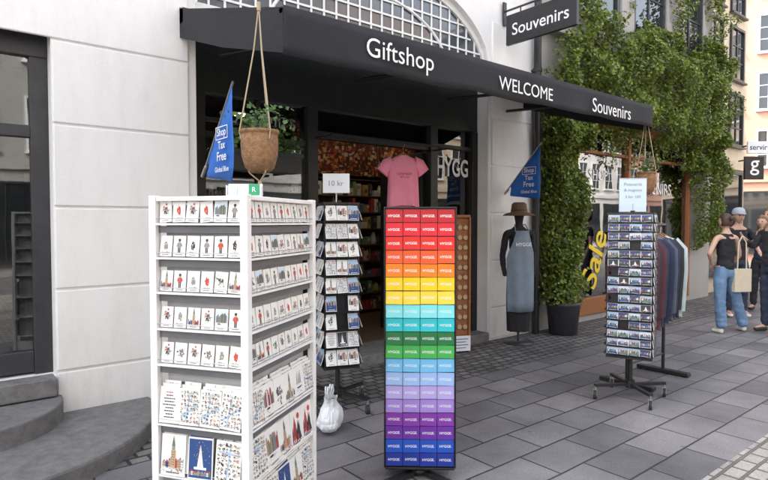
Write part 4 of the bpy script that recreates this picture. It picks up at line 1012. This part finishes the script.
def inivy(x,z):
    n=noise.noise(Vector((x*1.1,z*1.1,2.0)))*.3+noise.noise(Vector((x*3,z*3,5.0)))*.2
    d=-1
    if 6.5<x<7.85: d=max(d,min((x-6.56+n*.2)/.12,(7.40+.2*(z>2.6)-x+n*.5)/.15, (3.4+1.2*min(1,(x-6.5)/.8)-z+n)/.15,(z-.5)/.1))
    lo=2.95-.35*abs(noise.noise(Vector((x*1.7,0,0)))) - (.5 if x>10.9 else 0); 
    hi=4.50+.3*noise.noise(Vector((x*.9,7,0)))+(.15 if x>8 else 0)
    if 7.2<x<12.35: d=max(d,min((z-lo+n)/.2,(hi-z+n)/.2))
    if 11.35<x<12.4: d=max(d,min((x-11.6+n*.5)/.15,(z-1.1+n)/.3,(5.2-z)/.3,(12.4-x)/.1))
    for cx,w_,zt in((7.3,.12,5.6),(8.95,.10,5.4),(10.55,.14,6.2),(12.2,.22,9)):
        d=max(d,min((w_-abs(x-cx-.12*math.sin(z*1.7))+n*.7)/.15,(zt-z+n)/.3,(z-4)/.2))
    return min(1,d)
pts=[]
def sample(nn,x0,x1,z0,z1):
    c=0;t=0
    while c<nn and t<nn*8:
        t+=1
        x=random.uniform(x0,x1); z=random.uniform(z0,z1); d=inivy(x,z)
        if d<=0 or random.random()>.5+d: continue
        cl=noise.noise(Vector((x*2.3,z*2.3,11)))
        if cl<-.35 and random.random()<.5: continue
        dep=.10+.34*max(0,min(1,d))*(.35+1.1*max(0,cl+.35))
        y=-dep*random.random()**.4-.02-(.12 if 3<z<4.7 else 0)*d
        pts.append((x-6.95,y+.25,z-.3)); c+=1
sample(13000,6.5,7.8,.45,3.3); sample(34000,6.6,12.4,2.5,5.0); sample(6500,7,12.6,4.6,9.0); sample(5500,11.3,12.4,1.0,3.2)
l=MB(); leaves(l,pts,.052); l.obj('foliage',['leaf'],ivy)
st=MB(); tp=[]
for i in range(80):
    x=random.uniform(7.5,12.2); z=random.uniform(2.9,3.15); ln=random.uniform(.15,.6); y=random.uniform(-.3,-.1)
    st.tube([(x-6.95,y+.25,z-.3),(x+.03-6.95,y+.25,z-ln*.5-.3),(x-6.95,y+.25,z-ln-.3)],.003,5)
    for q in range(int(ln*45)): tp.append((x-6.95+random.gauss(0,.025),y+.25+random.gauss(0,.02),z-ln*random.random()-.3))
l2=MB(); leaves(l2,tp,.045); l2.obj('trailing_leaves',['leaf'],ivy)
for i in range(9):
    x=6.85+random.gauss(0,.12); pp=[(x-6.95,.05,.15)]
    for z in(1.0,1.8,2.6,3.3): x+=random.gauss(0,.08); pp.append((x-6.95,random.uniform(.12,.2),z-.3))
    x+=random.uniform(.2,2); pp.append((x-6.95,.15,3.7)); x+=random.uniform(0,2.5); pp.append((x-6.95,.17,4.0)); st.tube(pp,.014,7)
st.obj('stem',['stem'],ivy)
pt=empty('plant_pot',(6.80,-.32,.004),'dark ribbed round planter at the foot of the ivy','planter')
MB().lathe([(0,0),(.17,0),(.19,.02),(.225,.38),(.24,.40),(.24,.45),(.215,.45),(.2,.40),(0,.40)],n=32).obj('pot',['greyframe'],pt)
l=MB(); leaves(l,[(random.gauss(0,.13),random.gauss(0,.1),.42+abs(random.gauss(.1,.2))) for _ in range(1500)],.05); l.obj('shrub',['leaf'],pt)

# ---------------------------------------------------------------- other town houses
def house(label,x0,y0,rz,wd,ht,depth,mat,floors,cols,ww=.9,wh=1.5,shop_=True,frame='whitepaint',f0=3.3,fh=None,name='town_house'):
    e=empty(name,(x0,y0,0),label,'building',rz)
    MB().bb(0,wd,0,depth,0,ht).obj('wall',[mat],e)
    MB().bb(-.05,wd+.05,-.25,.0,ht-.3,ht).obj('cornice',[mat],e); MB().bb(-.02,wd+.02,-.08,0,f0-.25,f0-.05).obj('string_course',[mat],e)
    rf=MB(); rf.add([(0,-.2,ht),(wd,-.2,ht),(wd,depth,ht),(0,depth,ht),(0,depth/2,ht+2),(wd,depth/2,ht+2)],[(0,1,5,4),(2,3,4,5),(1,2,5),(3,0,4)]); rf.obj('roof',['redbrick'],e)
    fh=fh or (ht-f0-.5)/floors
    for f_ in range(floors):
        for c_ in range(cols): window(e,wd*(c_+.5)/cols,f0+fh*f_+.35,ww,wh,frame=frame)
    if shop_:
        n=max(1,int(wd/2.4))
        for i in range(n): window(e,wd*(i+.5)/n,.45,wd/n-.5,2.2,frame='greyframe',bars=(1,0))
    return e
house('plain white town house next to the shop building',-16,0,0,11.95,11,9,'white',3,5)
house('pale cream town house with dark windows beside the ivy building',12.65,.25,0,2.5,9.5,8,'cream',4,2,ww=.7,wh=1.1,frame='greyframe',f0=3.0)
house('sunlit terracotta pink town house at the bend of the street',23.2,5.2,R(-66),7,14.5,8,'pink',5,6,ww=.6,wh=1.3,f0=3.3)
house('sunlit cream town house at the bend of the street',26.07,-1.25,R(-66),8,13,8,'cream',4,6,ww=.8,wh=1.4,f0=3.3)
house('cream town house across the street',0,-14,R(180),10,10,6,'cream',3,6)
house('grey town house across the street',12,-14,R(180),11.8,11.5,6,'greystone',3,7)
house('cream town house across the street',24,-14,R(180),11.8,10,6,'cream',3,8,ww=.8)
house('beige town house across the street',-10.2,-14,R(180),12,9.5,6,'beige',3,6)
house('white town house across the street',36,-14,R(180),11.8,11,6,'white',3,8,ww=.8)
house('pink town house across the street',48,-14,R(180),11.8,10.5,6,'pink',3,6)
def proj(loc,txt,board,lm,w_,h_,label,rz=0,tw=.5):
    e=empty('projecting_sign',loc,label,'sign',rz)
    MB().box(0,0,0,w_,.06,h_).obj('sign_board',[board],e,bevel=.01); MB().box(0,.25,h_/2-.05,.03,.5,.03).obj('bracket',['black'],e)
    text(txt,lm,e,(0,-.034,0),width=tw,bold=.006)
proj((13.9,-.35,2.72),'g','black','letter',.42,.5,'black square projecting sign with a white letter g',R(-38),.2)
proj((13.95,-.40,3.16),'servir','paper','ink',.46,.26,'small pale projecting sign with dark lettering',R(-38),.38)
